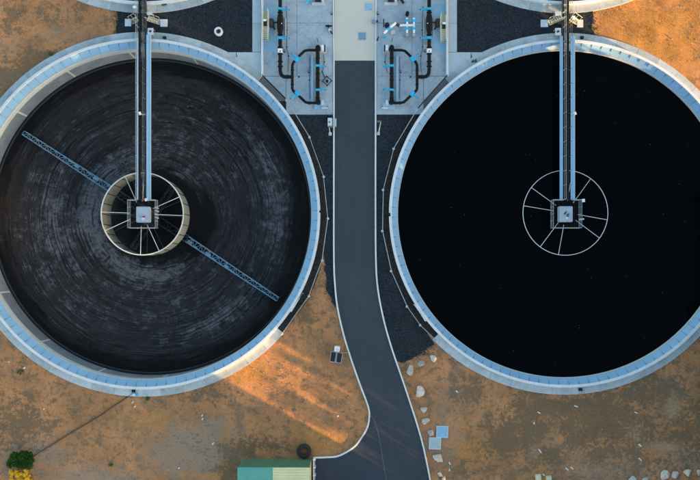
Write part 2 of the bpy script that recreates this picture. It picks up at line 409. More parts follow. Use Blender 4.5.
def blobs(lst):
    a = np.zeros_like(X)
    for x, y, rx, ry, s in lst: a = np.maximum(a, s*np.exp(-((PX-x)/rx)**2 - ((PY-y)/ry)**2))
    return a
zones = {
 'dark': [(40,62,45,14,.9),(12,88,26,26,.9),(15,20,20,20,.35),(62,15,30,12,.4),(530,425,22,40,.9),(620,440,90,50,.55),(600,420,60,32,.95),(560,408,40,9,.9),(655,395,40,28,.75),(690,430,30,40,.7),
          (505,440,25,22,.9),(250,447,40,10,.7),(20,425,35,30,.7),(62,360,30,22,.45),(298,308,18,26,.6),(310,280,14,20,.5),(540,455,30,20,.6),(645,440,50,20,.6),(462,392,18,18,.6),(230,470,12,20,.8),(205,395,30,14,.5),(465,470,20,15,.35)],
 'grey': [(190,450,45,24,.9),(30,452,35,25,.7),(90,478,50,14,.7),(215,430,25,16,.6),(610,470,60,18,.7),(670,390,20,20,.7),(455,395,20,24,.5),(540,440,40,30,.5),(690,455,40,20,.6),(10,60,14,30,.5),(60,35,40,15,.3),(445,440,20,40,.4)],
 'ochre_glow': [(655,35,75,55,.8),(620,25,30,20,.7),(250,372,24,20,.7),(150,420,35,15,.5),(320,440,30,18,.6),(470,450,30,14,.7),(300,345,20,40,.35),(590,30,18,14,.7),(40,30,50,20,.3)],  # dry growth; sunlit patches by the tanks and road painted in too
 'pale': [(672,408,12,14,1.0),(661,447,24,7,1.0),(634,432,14,18,.6),(535,452,8,16,.8),(576,458,12,12,.7),(300,352,25,18,.35),(600,470,40,10,.5),(170,470,18,8,.5)],
}
for nm, l in zones.items():
    at = ground.data.attributes.new(nm, 'FLOAT', 'POINT'); at.data.foreach_set('value', blobs(l).ravel().astype(np.float32))

# ------------------------------------------------------------------ gravel, slabs, road
def sheet_px(name, pts, z1, m, z0=-0.25):
    return struct(MB().sheet(W(pts, z1), z0, z1).build(name, m))
def wobble(pts, amp, seed, n=10):
    r = random.Random(seed); out = []
    for i in range(len(pts)-1):
        for k in range(n):
            t = k/n; out.append((pts[i][0]+(pts[i+1][0]-pts[i][0])*t + r.uniform(-amp, amp), pts[i][1]+(pts[i+1][1]-pts[i][1])*t + r.uniform(-amp, amp)))
    out.append(pts[-1]); return out
def arc_px(k, a0, a1, dr, n):
    cx, cy, r = TANKS[k]; return [(cx+(r+dr)*math.cos(R(a0+(a1-a0)*i/n)), cy-(r+dr)*EL*math.sin(R(a0+(a1-a0)*i/n))) for i in range(n+1)]
# gravel beds (ground shape, with uneven soil-side edge)
gl = wobble([(252,-60),(252,52)], 0.05, 1, 2) + arc_px('L', 64, 97.5, 4, 14) + wobble([(117.5,38),(116,30),(118,12),(121,-20)], 0.9, 2, 5)
sheet_px('gravel_bed', gl, 0.045, M_gravel)
gr = wobble([(457,-60),(457,52)], 0.05, 3, 2) + arc_px('R', 116, 80.5, 4, 14) + wobble([(596,37),(592,30),(593,12),(590,-20)], 1.0, 4, 5)
sheet_px('gravel_bed', gr, 0.045, M_gravel)
FL = [(263,77),(286.5,100.5),(309.5,137.5),(323.7,177),(328,218.6),(322.2,260.5),(309,296),(282,334)]
FR = [(447,77),(422.5,101),(399,137),(393,190),(390+8.0,148)]
FR = [(447,77),(422.3,106),(400,137.5),(393.2,149),(383.2,190),(382.5,231),(389.5,265),(406.5,306.5),(419,325),(437,342)]
FR = [(446.5,77),(417,110),(393.5,149),(383,190),(382.2,231),(391,271),(406.8,306.5),(420,325),(437,341)]
lg = [(296,115),(333,115),(333,200),(333,262),(335.5,288),(337,303)] + wobble([(336,306),(331,300),(327,290),(325,272),(325,262),(322,240)], 1.0, 5, 4) + [(316,215),(312,165)]
sheet_px('gravel_bed', lg, 0.045, M_gravel)
rg = [(376.5,115),(418,115),(400,150),(389,200),(391,250),(404,300),(434,343)] + wobble([(434,345),(428,347),(421,353),(412,359),(401,362.5)], 0.8, 6, 5) + [(397,361),(391,347),(384,320),(378.5,290),(376.5,260)]
sheet_px('gravel_bed', rg, 0.045, M_gravel)
# darker strip between each tank wall and its guard rail
sheet_px('drain_strip', curve(FL[1:], 4) + arc_px('L', -41, 40, -0.6, 30), 0.075, M_strip)
sheet_px('drain_strip', curve(FR[1:], 4) + arc_px('R', 224, 145, -0.6, 30), 0.075, M_strip)

# concrete slabs under the pipework and the paths beside them
def slabs(name, rects, z, m, gap=0.009):
    root = None
    for i, (x0, y0, x1, y1) in enumerate(rects):
        a = P(x0, y0, z); b = P(x1, y1, z)
        mb = MB().box((a.x+gap, b.y+gap, -0.25), (b.x-gap, a.y-gap, z))
        if root is None: root = struct(mb.build(name, m, bevel=0.012)); 
        else:
            o = mb.build('slab', m, root, bevel=0.012)
    return root
slabs('pipe_yard_floor', [(263,-60,297,23),(297,-60,333,23),(263,23,297,76),(297,23,333,76),(286,76,333,114.5)], 0.085, M_slab)
slabs('pipe_yard_floor', [(376.5,-60,412,23),(412,-60,446,23),(376.5,23,412,76),(412,23,446,76),(376.5,76,423.5,114.5)], 0.085, M_slab)
def poly_slab(name, pts, z, m): return struct(MB().sheet(W(pts, z), -0.25, z).build(name, m, bevel=0.01))
poly_slab('pipe_yard_corner', [(263.3,76.3),(285.8,76.3),(285.8,99.5)], 0.083, M_slab)
poly_slab('pipe_yard_corner', [(446,76.3),(423.8,76.3),(423.8,101)], 0.083, M_slab)
poly_slab('rail_base_strip', [(263,77),(286,100.3),(296,114.3),(288,118)] + arc_px('L', 40, 49, -0.6, 6), 0.07, mat('painted_shade_concrete', (0.11, 0.118, 0.12), 0.9, 0.2, 0.8))  # shade over this concrete is put into its darker grey
poly_slab('rail_base_strip', [(446.5,77),(422.5,103),(414,114.3),(420,119)] + arc_px('R', 140, 131, -0.6, 6), 0.07, MATS['painted_shade_concrete'])
slabs('footpath', [(252.3,-60,261,-18),(252.3,-18,261,23.5),(252.3,23.5,261,52)], 0.09, M_path)
slabs('footpath', [(449,-60,457,-18),(449,-18,457,23.5),(449,23.5,457,52)], 0.09, M_path)
poly_slab('footpath_corner', [(214,52.3),(236,52.3)] + [(236,66),(228,60.5)], 0.092, M_path)
poly_slab('footpath_corner', [(236.3,52.3),(261,52.3),(261,75.5),(258,83)] + arc_px('L', 50, 57, 0.2, 5), 0.092, M_path)
poly_slab('footpath_corner', [(449,52.3),(471,52.3)] + arc_px('R', 123, 130, 0.2, 5) + [(451,84),(449,76)], 0.092, M_path)
poly_slab('footpath_corner', [(471.08,52.3),(493,52.3),(474,63)], 0.092, M_path)
# low white retaining kerbs along the pipe yards
for x0, x1, nm in ((261.1, 263, 'left'), (446.2, 448.8, 'right')):
    o = MB().pbox(x0, -60, x1, 75.8, -0.2, 0.45).build('low_wall', M_white, bevel=0.015)
    tag(o, f'low white wall beside the steps of the {nm} pipe yard', 'wall', 'low white walls flanking the pipe yards')
# road with cream concrete apron at its top
Lk = [(333.9,61),(333.9,120),(333.8,200),(333.9,260),(335,285),(337.5,307.5),(343.7,335),(351.4,360),(360.4,385.7),(367.2,403.7),(369.4,414),(367.6,426.8),(362,437),(354,447.2),(339,455.8),(326,457.4),(313,457.8)]
Rk = [(375.6,61),(375.6,120),(375.5,200),(375.9,260),(378,290),(383.8,320),(391.5,347.5),(402.6,380),(410.5,403.7),(417.3,425),(423.4,447),(429.8,478),(433,500),(436,560)]
lk = curve(Lk, 6); rk = curve(Rk, 6)
seam = [(369.4,414),(374,420),(378.5,434),(382,455),(384.5,470),(387,485),(392,560)]
i414 = min(range(len(lk)), key=lambda i: abs(lk[i][0]-369.4)+abs(lk[i][1]-414))
sheet_px('road', lk[:i414+1] + seam[1:] + rk[::-1], 0.055, M_road)
sheet_px('driveway', lk[i414:] + [(313,560)] + [(x-0.25, y) for x, y in seam[::-1][:-1]], 0.057, M_drive)
struct(MB().sweep(W([(x+0.1, y) for x, y in wobble(seam, 0.25, 9, 8)]), 0.05, 0.02, 0.061).build('road_joint', mat('joint_dirt', (0.07, 0.075, 0.08), 0.95, 0.5, 2.0)))
slabs('pavement', [(334.6,-60,375,-20),(334.6,-20,375,60.6)], 0.075, M_cream)
kerbL = W([(333.6,-60),(333.6,0)] + lk, 0.15); kerbR = W([(375.9,-60),(375.9,0)] + rk, 0.15)
tag(MB().sweep(kerbL, 0.085, -0.2, 0.15).build('kerb', M_kerb), 'thin pale kerb along the left edge of the road and round its side turn', 'kerb')
tag(MB().sweep(kerbR, 0.085, -0.2, 0.15).build('kerb', M_kerb), 'thin pale kerb along the right edge of the curving road', 'kerb')

# ------------------------------------------------------------------ tanks
def copies(src, parent, angles):
    """first piece stays, the rest share its mesh"""
    src.rotation_euler = (0, 0, R(angles[0]))
    for a in angles[1:]: inst(src, parent, R(a))
def make_tank(k, label, apron, covers=True, empty=False):
    c = tank_centre(k); Rw = tank_R(k)
    t = thing('clarifier_tank', (c.x, c.y, 0), label, 'tank', 'round settling tanks'); t.scale = (1, EL, 1)
    MB().lathe([(Rw-0.30,-0.6),(Rw,-0.6),(Rw,ZW-0.02),(Rw-0.02,ZW),(Rw-0.28,ZW),(Rw-0.30,ZW-0.02)], n=180).build('rim_wall', M_white, t, local=True)
    # apron slabs
    a0, a1 = apron; n = round((a1-a0)/7.2); st = (a1-a0)/n; gp = 0.03
    sl = MB().lathe([(Rw+0.006,-0.25),(Rw+0.87,-0.25),(Rw+0.87,0.098),(Rw+0.86,0.105),(Rw+0.006,0.105)], gp, st-gp, 8).build('apron_slab', M_apron, t, local=True)
    copies(sl, t, [a0+i*st for i in range(n)])
    if not covers:
        MB().lathe([(0.0,-0.45),(Rw-0.3,-0.45)], n=96, closed_prof=False).build('water_surface', M_water, t, local=True)
        return t
    ri = Rw-0.30-0.62; dz = 0.02
    ns = 108; stp = 360/ns
    cv = MB().lathe([(ri,-0.10),(Rw-0.305,0.42),(Rw-0.305,0.45),(ri,-0.07)], 0.025, stp-0.025, 2).build('cover_panel', M_cover, t, local=True)
    copies(cv, t, [i*stp + 1.2 for i in range(ns)])
    # the dark seam flange between covers, standing on the outer half of each joint
    sm = MB().cbox((Rw-0.30-0.15, 0, 0.345), (0.13, 0.012, 0.035)).build('cover_bracket', mat('bracket_steel', (0.03, 0.045, 0.06), 0.7), t, local=True)
    for v in sm.data.vertices: v.co.z += (v.co.x-(Rw-0.45))*0.84
    copies(sm, t, [i*stp + 1.2 for i in range(ns)])
    MB().lathe([(ri-0.005,-0.30),(ri+0.05,-0.30),(ri+0.05,-0.12),(ri-0.005,-0.12)], n=144).build('rust_seam', M_rust, t, local=True)
    MB().lathe([(ri-0.09,-0.55),(ri-0.008,-0.55),(ri-0.008,-0.10),(ri-0.09,-0.10)], n=144).build('weir_lip', M_lip, t, local=True)
    Ri = ri-0.09
    if empty:
        npn = 16; sp = 360/npn
        hi = MB().lathe([(Ri-0.01,-1.05),(Ri+0.25,-1.05),(Ri+0.25,-0.56),(Ri-0.01,-0.56)], 0.02, sp-0.02, 10).build('upper_wall_band', M_wallhi, t, local=True)
        copies(hi, t, [5.8+i*sp for i in range(npn)])
        wp = MB().lathe([(Ri,-3.9),(Ri+0.25,-3.9),(Ri+0.25,-1.052),(Ri,-1.052)], 0.35, sp-0.35, 10).build('wall_panel', M_wall, t, local=True)
        copies(wp, t, [5.8+i*sp for i in range(npn)])
        jt = MB().lathe([(Ri+0.01,-3.9),(Ri+0.2,-3.9),(Ri+0.2,-1.06),(Ri+0.01,-1.06)], -0.33, 0.33, 1).build('wall_joint', M_joint, t, local=True)
        copies(jt, t, [5.8+i*sp for i in range(npn)])
        MB().lathe([(Ri-0.35,-3.75),(Ri+0.1,-3.75),(Ri+0.1,-3.42),(Ri-0.35,-3.42)], n=120).build('floor_channel_edge', M_black2, t, local=True)
        MB().lathe([(Ri-0.30,-3.43),(Ri-0.24,-3.43),(Ri-0.24,-3.36),(Ri-0.30,-3.36)], n=120).build('channel_rail', M_cage, t, local=True)
        # conical swept floor
        na, nr = 216, 70; vs = []; 
        for j in range(nr+1):
            r = 0.4 + (Ri-0.3-0.4)*j/nr
            for i in range(na):
                a = 2*math.pi*i/na; z = -3.52 - (Ri-r)/Ri*1.25 + 0.012*math.sin(r*9+2*math.sin(a*3))
                vs.append((r*math.cos(a), r*math.sin(a), z))
        fs = [(j*na+i, j*na+(i+1) % na, (j+1)*na+(i+1) % na, (j+1)*na+i) for j in range(nr) for i in range(na)]
        fs.append(tuple(range(na))[::-1])
        mb = MB(); mb.v = vs; mb.f = fs; fl = mb.build('tank_floor', M_floor, t, local=True, smooth=True)
        V = np.array(vs); rr = np.hypot(V[:,0], V[:,1])/S; an = np.degrees(np.arctan2(V[:,1], V[:,0]))
        def da(a): return (an-a+180) % 360-180
        def bl(r0, wr, a, wa, s): return s*np.exp(-((rr-r0)/wr)**2-(da(a)/wa)**2)
        pale = np.zeros(len(V))
        for args in ((64,16,165,70,1.0),(62,14,250,60,.8),(130,14,8,38,.58),(128,12,-55,30,.6),(75,22,90,70,.30),(110,26,190,45,.5),(95,30,-95,50,.25),(100,30,60,40,.25),(60,16,60,30,.35),(138,8,40,25,.3),(52,8,-80,60,.4)):
            pale = np.maximum(pale, bl(*args))
        blk = np.zeros(len(V))
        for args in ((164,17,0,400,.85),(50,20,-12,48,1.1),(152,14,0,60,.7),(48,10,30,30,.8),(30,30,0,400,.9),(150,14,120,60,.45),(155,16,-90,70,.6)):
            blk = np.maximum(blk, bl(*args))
        # dark radial line in the floor colour, running out from the centre
        blk = np.maximum(blk, 1.1*np.exp(-((da(-137.5)*rr/57.3)/1.3)**2)*((rr > 62) & (rr < 150)))
        chip = np.zeros(len(V))
        for args in ((120,22,55,40,1.0),(90,20,30,40,.6),(110,25,-40,30,.5),(130,14,110,30,.5)): chip = np.maximum(chip, bl(*args))
        for nm, arr in (('pale', pale), ('black', blk), ('chip', chip)):
            at = fl.data.attributes.new(nm, 'FLOAT', 'POINT'); at.data.foreach_set('value', arr.astype(np.float32))
    else:
        npn = 16; sp = 360/npn
        wp = MB().lathe([(Ri,-3.9),(Ri+0.25,-3.9),(Ri+0.25,-0.56),(Ri,-0.56)], 0.0, 360, 120).build('tank_wall', M_wall, t, local=True)
    return t
make_tank('L', 'empty round concrete tank with dark swept floor and blue edge covers', (49.5, 319.3), True, True)
tR = make_tank('R', 'full round concrete tank holding black water, blue edge covers', (-136, 131), True, False)
make_tank('UL', 'round tank cut by top edge of the photo, above the empty tank', (200, 340), False)
make_tank('UR', 'round tank cut by top edge of the photo, above the full tank', (200, 340), False)
cR = tank_centre('R'); rR = tank_R('R')
wm = MB().lathe([(0.0,-0.42),(rR-0.9,-0.42)], n=120, closed_prof=False)
wo = wm.build('water', M_water, fix=True); wo.location = (cR.x, cR.y, 0); wo.scale = (1, EL, 1); struct(wo)
# pale flecks floating on the water
fm = MB()
for _ in range(90):
    a = random.uniform(0, 6.283); r = (rR-1.6)*math.sqrt(random.random()); s = random.uniform(0.012, 0.035)
    x, y = r*math.cos(a), r*math.sin(a)*EL
    pts = [(cR.x+x+s*random.uniform(.6,1.2)*math.cos(q*1.047), cR.y+y+s*random.uniform(.6,1.2)*math.sin(q*1.047)) for q in range(6)]
    fm.sheet(pts, -0.425, -0.41)
stuff(tag(fm.build('floating_flecks', M_float), 'tiny pale flecks floating on the black water', 'scum'))
# small fittings on the rims
def black_box(px, py, label, sx=1.7, sy=1.1, z=0.3):
    p = P(px, py, z)
    o = MB().box((p.x-sx*S*.5, p.y-sy*S*.5, 0.1), (p.x+sx*S*.5, p.y+sy*S*.5, z)).build('valve_box', M_black, bevel=0.02)
    t = tag(o, label, 'box', 'small black boxes on the tank aprons')
    MB().cyl((p.x, p.y), 0.035, z, z+0.06, 8).build('lid_knob', M_drail, o)
    return o
black_box(164.3, 37.3, 'small black box on apron right of the empty tank bridge', 3.2, 2.2)
black_box(582.3, 37.3, 'small black box on apron right of the full tank bridge', 3.0, 2.6)
black_box(133.3, 391.2, 'small black box on apron where dark hose starts', 3.4, 2.6)
black_box(580.8, 389.7, 'small black box on apron at bottom of the full tank', 3.6, 2.6)
black_box(319.9, 211.5, 'small black fitting against right rim of the empty tank', 1.4, 2.2, 0.58)
black_box(389.6, 214.6, 'small black fitting against left rim of the full tank', 1.8, 3.4, 0.58)
# white stepped plate at the rims
def rim_step(pts, label):
    z = 0.5; pw = W(pts, z); c = pw[0]
    o = thing('rim_step', (c[0], c[1], 0), label, 'step', 'white plates on the tank rims')
    MB().sheet(pw, z-0.06, z).build('plate', M_white, o)
    for i in (0, -1):
        MB().box((pw[i][0]-0.05, pw[i][1]-0.05, 0.0), (pw[i][0]+0.05, pw[i][1]+0.05, z-0.06)).build('leg', M_rail, o)
rim_step([(302.8,293.4),(299.5,296.8),(300.2,297.6),(291.5,312),(289.6,311),(287.8,313.2),(296,301.5)], 'white notched plate on lower right rim of the empty tank')
rim_step([(414,304.7),(416.8,304.2),(424,314.5),(428.6,320.2),(425,321.5),(421.8,316)], 'white notched plate on lower left rim of the full tank')

# ------------------------------------------------------------------ bridges, platforms, feedwells, scraper
def make_bridge(name, k, xl, xr, strips, ytop, yend, plat, box, side):
    """walkway over a tank. xl,xr = deck edges in px; strips = blue side strips (x0,x1); plat = platform rect px"""
    zd = 1.0; b = P((xl+xr)/2, 40, zd)
    t = thing('access_bridge', (b.x, b.y, 0), f'narrow walkway bridge with handrails reaching the centre of the {name} tank', 'bridge', 'walkway bridges over the tanks')
    A = lambda x, y, z: P(x, y, z)
    # grating: crossbars and bearers
    m = MB(); a = A(xl, ytop, zd); e = A(xr, yend, zd); y = e.y
    while y < a.y:
        m.box((a.x, y, zd-0.04), (e.x, y+0.03, zd)); y += 0.115
    for q in range(6):
        x = a.x+(e.x-a.x)*q/5; m.box((x-0.012, e.y, zd-0.05), (x+0.012, a.y, zd-0.002))
    m.build('grating', M_dark, t)
    # girders under the deck
    for x in (xl, xr):
        p0 = A(x, ytop, zd); p1 = A(x, yend, zd)
        MB().box((p0.x-0.06, p1.y, zd-0.55), (p0.x+0.06, p0.y, zd-0.06)).build('girder', M_cage, t)
    m = MB(); y = e.y; i = 0
    while y < a.y-1.2:
        p, q = (a.x, e.x) if i % 2 else (e.x, a.x)
        m.tube([(p, y, zd-0.3), (q, y+1.2, zd-0.3)], 0.03, 5); y += 1.2; i += 1
    m.build('cross_bracing', M_rail, t)
    for x0, x1, yt in strips:
        p0 = A(x0, yt, zd); p1 = A(x1, yend, zd)
        s = MB().box((p0.x, p1.y, zd-0.12), (p1.x, p0.y, zd-0.02)).build('cable_tray' if abs(x1-x0) > 3 else 'side_channel', M_tray if abs(x1-x0) > 3 else M_girder, t, bevel=0.01)
        MB().box((p1.x-0.05, p1.y, zd-0.018), (p1.x, p0.y, zd+0.05)).build('tray_lip', M_pale, s if False else t)
    # handrails
    for x, mt in ((xl-0.2, M_rail), (xr+0.3, M_drail)):
        p0 = A(x, ytop, zd); p1 = A(x, yend, zd); m = MB()
        for hz in (0.55, 1.1): m.tube([(p0.x, p0.y, zd+hz), (p0.x, p1.y, zd+hz)], 0.022, 6)
        m.build('handrail', mt, t); nps = max(6, round((p0.y-p1.y)/1.55))
        ps = MB().tube([(0,0,-0.1),(0,0,1.1)], 0.026, 6).build('rail_post', mt, t, local=True)
        for q in range(nps+1):
            loc = (p0.x-t.location.x, p1.y+(p0.y-p1.y)*q/nps-t.location.y, zd)
            if q == 0: ps.location = loc
            else: inst(ps, t, 0, loc)
    # piers on the two rims
    for yp in (8, 41):
        c = A((xl+xr)/2, yp, 0.4); MB().box((a.x-0.1, c.y-0.15, 0.0), (e.x+0.1, c.y+0.15, zd-0.56)).build('pier', M_rail, t)
    # platform
    x0, y0, x1, y1 = plat; zp = 1.0; p0 = A(x0, y0, zp+1.0); p1 = A(x1, y1, zp+1.0); m = MB()
    y = p1.y
    while y < p0.y-0.02: m.box((p0.x, y, zp-0.04), (p1.x, y+0.03, zp)); y += 0.14
    for q in range(8): x = p0.x+(p1.x-p0.x)*q/7; m.box((x-0.015, p1.y, zp-0.07), (x+0.015, p0.y, zp-0.042))
    m.build('platform_grating', M_dark, t)
    m = MB()
    for hz in (0.1, 0.55, 1.1):
        r = 0.02 if hz < 1 else 0.024
        m.tube([(p0.x,p0.y,zp+hz),(p0.x,p1.y,zp+hz)], r, 6); m.tube([(p0.x,p1.y,zp+hz),(p1.x,p1.y,zp+hz)], r, 6)
        m.tube([(p1.x,p1.y,zp+hz),(p1.x,p0.y,zp+hz)], r, 6); m.tube([(p0.x,p0.y,zp+hz),(a.x-0.1,p0.y,zp+hz)], r, 6); m.tube([(e.x+0.3,p0.y,zp+hz),(p1.x,p0.y,zp+hz)], r, 6)
    m.build('platform_rail', M_rail, t)
    first = None
    for q in range(5):
        for (ux, uy) in ((q/4, 0), (q/4, 1), (0, q/4), (1, q/4)):
            if uy == 0 and 0.2 < ux < 0.8: continue
            loc = (p0.x+(p1.x-p0.x)*ux-t.location.x, p0.y+(p1.y-p0.y)*uy-t.location.y, zp)
            if first is None: first = MB().tube([(0,0,-0.05),(0,0,1.1)], 0.024, 6).build('rail_post', M_rail, t, local=True); first.location = loc
            else: inst(first, t, 0, loc)
    # drive cabinet
    bx0, by0, bx1, by1 = box; zt = 1.75
    cb = MB().pbox(bx0, by0, bx1, by1, zp-0.02, zt).build('drive_cabinet', M_cab, t, bevel=0.04)
    c = A((bx0+bx1)/2, (by0+by1)/2, zt)
    MB().cyl((c.x+0.05, c.y-0.45), 0.16, zt, zt+0.12, 14).build('motor', M_pale, cb)
    MB().cbox((c.x+0.15, c.y-0.25, zt+0.05), (0.09, 0.06, 0.05), 0.4).build('junction_box', M_dark, cb)
    if k == 'R':
        MB().cbox((c.x-0.1, c.y+0.1, zt+0.03), (0.05, 0.2, 0.03), -0.7).build('cable_gland', M_dark, cb)
        MB().cbox((c.x+0.2, c.y-0.05, zt+0.04), (0.12, 0.05, 0.04), 0.5).build('terminal_box', M_dark, cb)
    else:
        MB().cbox((c.x+0.05, c.y-0.28, zt+0.2), (0.07, 0.07, 0.03), 0.4).build('warning_lamp', M_red, cb)
    # bits beside the platform
    if k == 'L':
        r0 = A(146, 199.5, 1.7); MB().cbox((r0.x, r0.y-0.02, 1.62), (0.13, 0.13, 0.13), 0.2).build('lamp_head', M_whiteM, t)
        r0 = A(142.8, 200.2, 1.7); MB().cbox((r0.x, r0.y, 1.7), (0.10, 0.06, 0.05)).build('red_sign', M_red, t)
        fan = MB()
        for q in range(4):
            s0 = A(154.5, 207+q*3.4, 0.9); s1 = A(158.6, 208.5+q*3.2, 0.55); fan.tube([s0, s1], 0.07, 6)
        fan.build('pipe_ends', M_pale, t)
    else:
        r0 = A(583.4, 200.5, 1.6); MB().cbox((r0.x, r0.y, 1.55), (0.14, 0.17, 0.12), 0.1).build('lamp_head', M_whiteM, t)
        MB().tube([A(579.5,199.8,1.5), A(583.2,200.2,1.5)], 0.03, 6).build('lamp_arm', M_pale, t)
        MB().tube([A(578.6,219.5,1.0), A(584,219,1.0)], 0.08, 8).build('pipe_ends', M_pale, t)
    # lamp on the walkway rail
    for q, (lx, ly) in enumerate(((139.8, 113.3),) if k == 'L' else ((575.3, 113.3),)):
        l0 = A(lx, ly, 2.2); MB().cbox((l0.x, l0.y, 2.15), (0.12, 0.16, 0.06), 0.4).build('lamp_head', M_whiteM, t)
        MB().tube([(l0.x, l0.y, 2.1), (l0.x, l0.y, 1.0)], 0.03, 6).build('lamp_pole', M_rail, t)
        MB().tube([(l0.x, l0.y, 2.12), (l0.x+(0.55 if k == 'L' else -0.4), l0.y-0.15, 2.12)], 0.025, 6).build('lamp_arm', M_pale, t)
    # centre column carrying the platform
    tc = tank_centre(k); zb = -4.9 if k == 'L' else -0.9
    MB().cyl((tc.x, tc.y), 0.45, zb, zp-0.06, 16).build('centre_column', M_cage, t)
    return t
make_bridge('empty', 'L', 138.8, 145.0, [(136.4,138.2,38), (146.3,150.9,34.5)], -30, 199.8, (127.8,199.8,155.4,227.8), (136.1,206.6,149.3,222.2), -1)
make_bridge('full', 'R', 563.6, 568.8, [(559.9,562.6,36), (570.8,574.9,36)], -30, 199.8, (553.2,199.6,581.6,227.8), (559.4,206.2,572.8,221.8), 1)

def make_feedwell(k, cx, cy, r, ang, zt, zb, ribs, label, plat):
    c = P(cx, cy, zt); Rr = r*S*(1-zt/H)
    t = thing('feedwell', (c.x, c.y, zt), label, 'feedwell', 'feedwell rings at the tank centres')
    d = zb-zt
    (lambda f: MB().lathe([(Rr-f,-0.04),(Rr+f*.7,-0.04),(Rr+f*.7,0.04),(Rr-f,0.04)], n=96))(0.07 if ribs else 0.035).build('top_flange', M_feedt if ribs else M_wspoke, t, local=True)
    if ribs:
        MB().lathe([(Rr-0.045,d),(Rr+0.0,d),(Rr+0.0,-0.041),(Rr-0.045,-0.041)], n=96).build('ring_wall', M_feed, t, local=True)
        ib = MB().box((Rr-0.10,-0.03,d+0.05),(Rr-0.046,0.03,-0.05)).build('inner_rib', M_dark, t, local=True)
        copies(ib, t, [i*15 for i in range(24)])
        ob = MB().box((Rr+0.001,-0.03,d+0.05),(Rr+0.055,0.03,-0.05)).build('outer_rib', M_dark, t, local=True)
        copies(ob, t, [i*15 for i in range(24)])
    for q in range(4):
        for s in (-13.5, 13.5):
            a = R(ang+90*q+s); off = 0.55 if s > 0 else -0.55
            ca, sa = math.cos(a), math.sin(a); r0 = 1.35
            MB().tube([(r0*math.cos(a+off*.02), r0*math.sin(a+off*.02), 0.12), ((Rr-0.02)*ca, (Rr-0.02)*sa, 0.02)], 0.032, 6).build('spoke', M_wspoke, t, local=True)
            if ribs: MB().tube([(1.1*math.cos(a), 1.1*math.sin(a), d+0.9), ((Rr-0.1)*ca, (Rr-0.1)*sa, d+0.6)], 0.028, 5).build('lower_tie', M_drail, t, local=True)
    return t
make_feedwell('L', 142.3, 213.8, 41.2, 11.0, -0.05, -3.2, True, 'cream ringed feedwell drum with spokes in the empty tank', None)
make_feedwell('R', 565.4, 212.8, 42.5, 67.0, -0.36, -1.2, False, 'thin white feedwell ring with spokes in the black water', None)

# rotating scraper on the floor of the empty tank
tc = tank_centre('L'); zf = -3.45
t = thing('floor_scraper', (tc.x, tc.y, -4.9), 'long light blue lattice scraper arms across the empty tank floor', 'scraper')
def floor_z(r): return -3.52-(18.4-r)/18.4*1.25
def lattice(mb, a, r0, r1, w0, w1, step, plate):
    ca, sa = math.cos(a), math.sin(a); n = max(2, round((r1-r0)/step))
    def pt(r, u, z): return (tc.x+ca*r-sa*u, tc.y+sa*r+ca*u, z)
    for s in (-1, 1):
        for h in (0.15, 0.85): mb.tube([pt(r0, s*w0, floor_z(r0)+h), pt(r1, s*w1, floor_z(r1)+h)], 0.038, 6)
    for i in range(n+1):
        f = i/n; r = r0+(r1-r0)*f; wv = w0+(w1-w0)*f; z = floor_z(r)+0.85
        mb.tube([pt(r, -wv, z), pt(r, wv, z)], 0.026, 5)
        for s in (-1, 1): mb.tube([pt(r, s*wv, z), pt(r, s*wv, z-0.7)], 0.03, 5)
        if i < n:
            f2 = (i+1)/n; r2 = r0+(r1-r0)*f2; w2 = w0+(w1-w0)*f2; z2 = floor_z(r2)+0.85; s = 1 if i % 2 else -1
            mb.tube([pt(r, s*wv, z), pt(r2, -s*w2, z2)], 0.026, 5); mb.tube([pt(r, s*wv, z-0.7), pt(r2, s*w2, z2)], 0.03, 5)
    return pt
for a in (R(-33.2), R(180-33.2)):
    m = MB(); lattice(m, a, 0.9, 4.75, 0.40, 0.37, 0.75, True); m.build('inner_truss', M_cage, t)  # sludge and the shade inside the feedwell both put into this dull colour
    m = MB(); pt = lattice(m, a, 4.75, 17.3, 0.34, 0.23, 0.6, True); arm = m.build('truss_arm', M_truss, t)
    first = None
    for i in range(14):      # inner infill plates seen as light blue lengths
        r = 4.9+i*0.85; wv = 0.33-0.006*i
        if i % 3 == 2 or i > 8: continue
        q = MB().add([pt(r, -wv, floor_z(r)+0.80), pt(r+0.62, -wv, floor_z(r+.62)+0.80), pt(r+0.62, wv*(-0.45 if i % 3 else .1), floor_z(r+.62)+0.80), pt(r, wv*(-0.45 if i % 3 else .1), floor_z(r)+0.80)], [(0,1,2,3)])
        q.add([(x, y, z-0.02) for x, y, z in q.v], [(3,2,1,0)])
        q.build('deck_plate', M_truss, arm)
    for i in range(17):      # ploughs
        r = 2.0+i*0.92; ca, sa = math.cos(a), math.sin(a); p = pt(r, -0.05, floor_z(r)+0.16)
        MB().cbox(p, (0.42, 0.015, 0.14), a+R(38)).build('plough_blade', M_cage, arm)
for a in (R(57), R(237)):
    m = MB(); lattice(m, a, 0.7, 4.3, 0.30, 0.26, 0.7, False); m.build('short_truss_arm', M_cage, t)
m = MB()
for sx in (-1, 1):
    for sy in (-1, 1):
        a = R(57); x, y = 0.75*sx, 0.75*sy; xx, yy = x*math.cos(a)-y*math.sin(a), x*math.sin(a)+y*math.cos(a)
        m.tube([(tc.x+xx, tc.y+yy, -4.75), (tc.x+xx, tc.y+yy, 0.7)], 0.06, 6)
for i in range(8):
    z = -4.5+i*0.7; q = [(0.75,0.75),(-0.75,0.75),(-0.75,-0.75),(0.75,-0.75)]; a = R(57)
    q = [(tc.x+x*math.cos(a)-y*math.sin(a), tc.y+x*math.sin(a)+y*math.cos(a)) for x, y in q]
    for j in range(4): m.tube([(*q[j], z), (*q[(j+1) % 4], z+(0.7 if i < 7 else 0))], 0.03, 5)
m.build('drive_cage', M_cage, t)

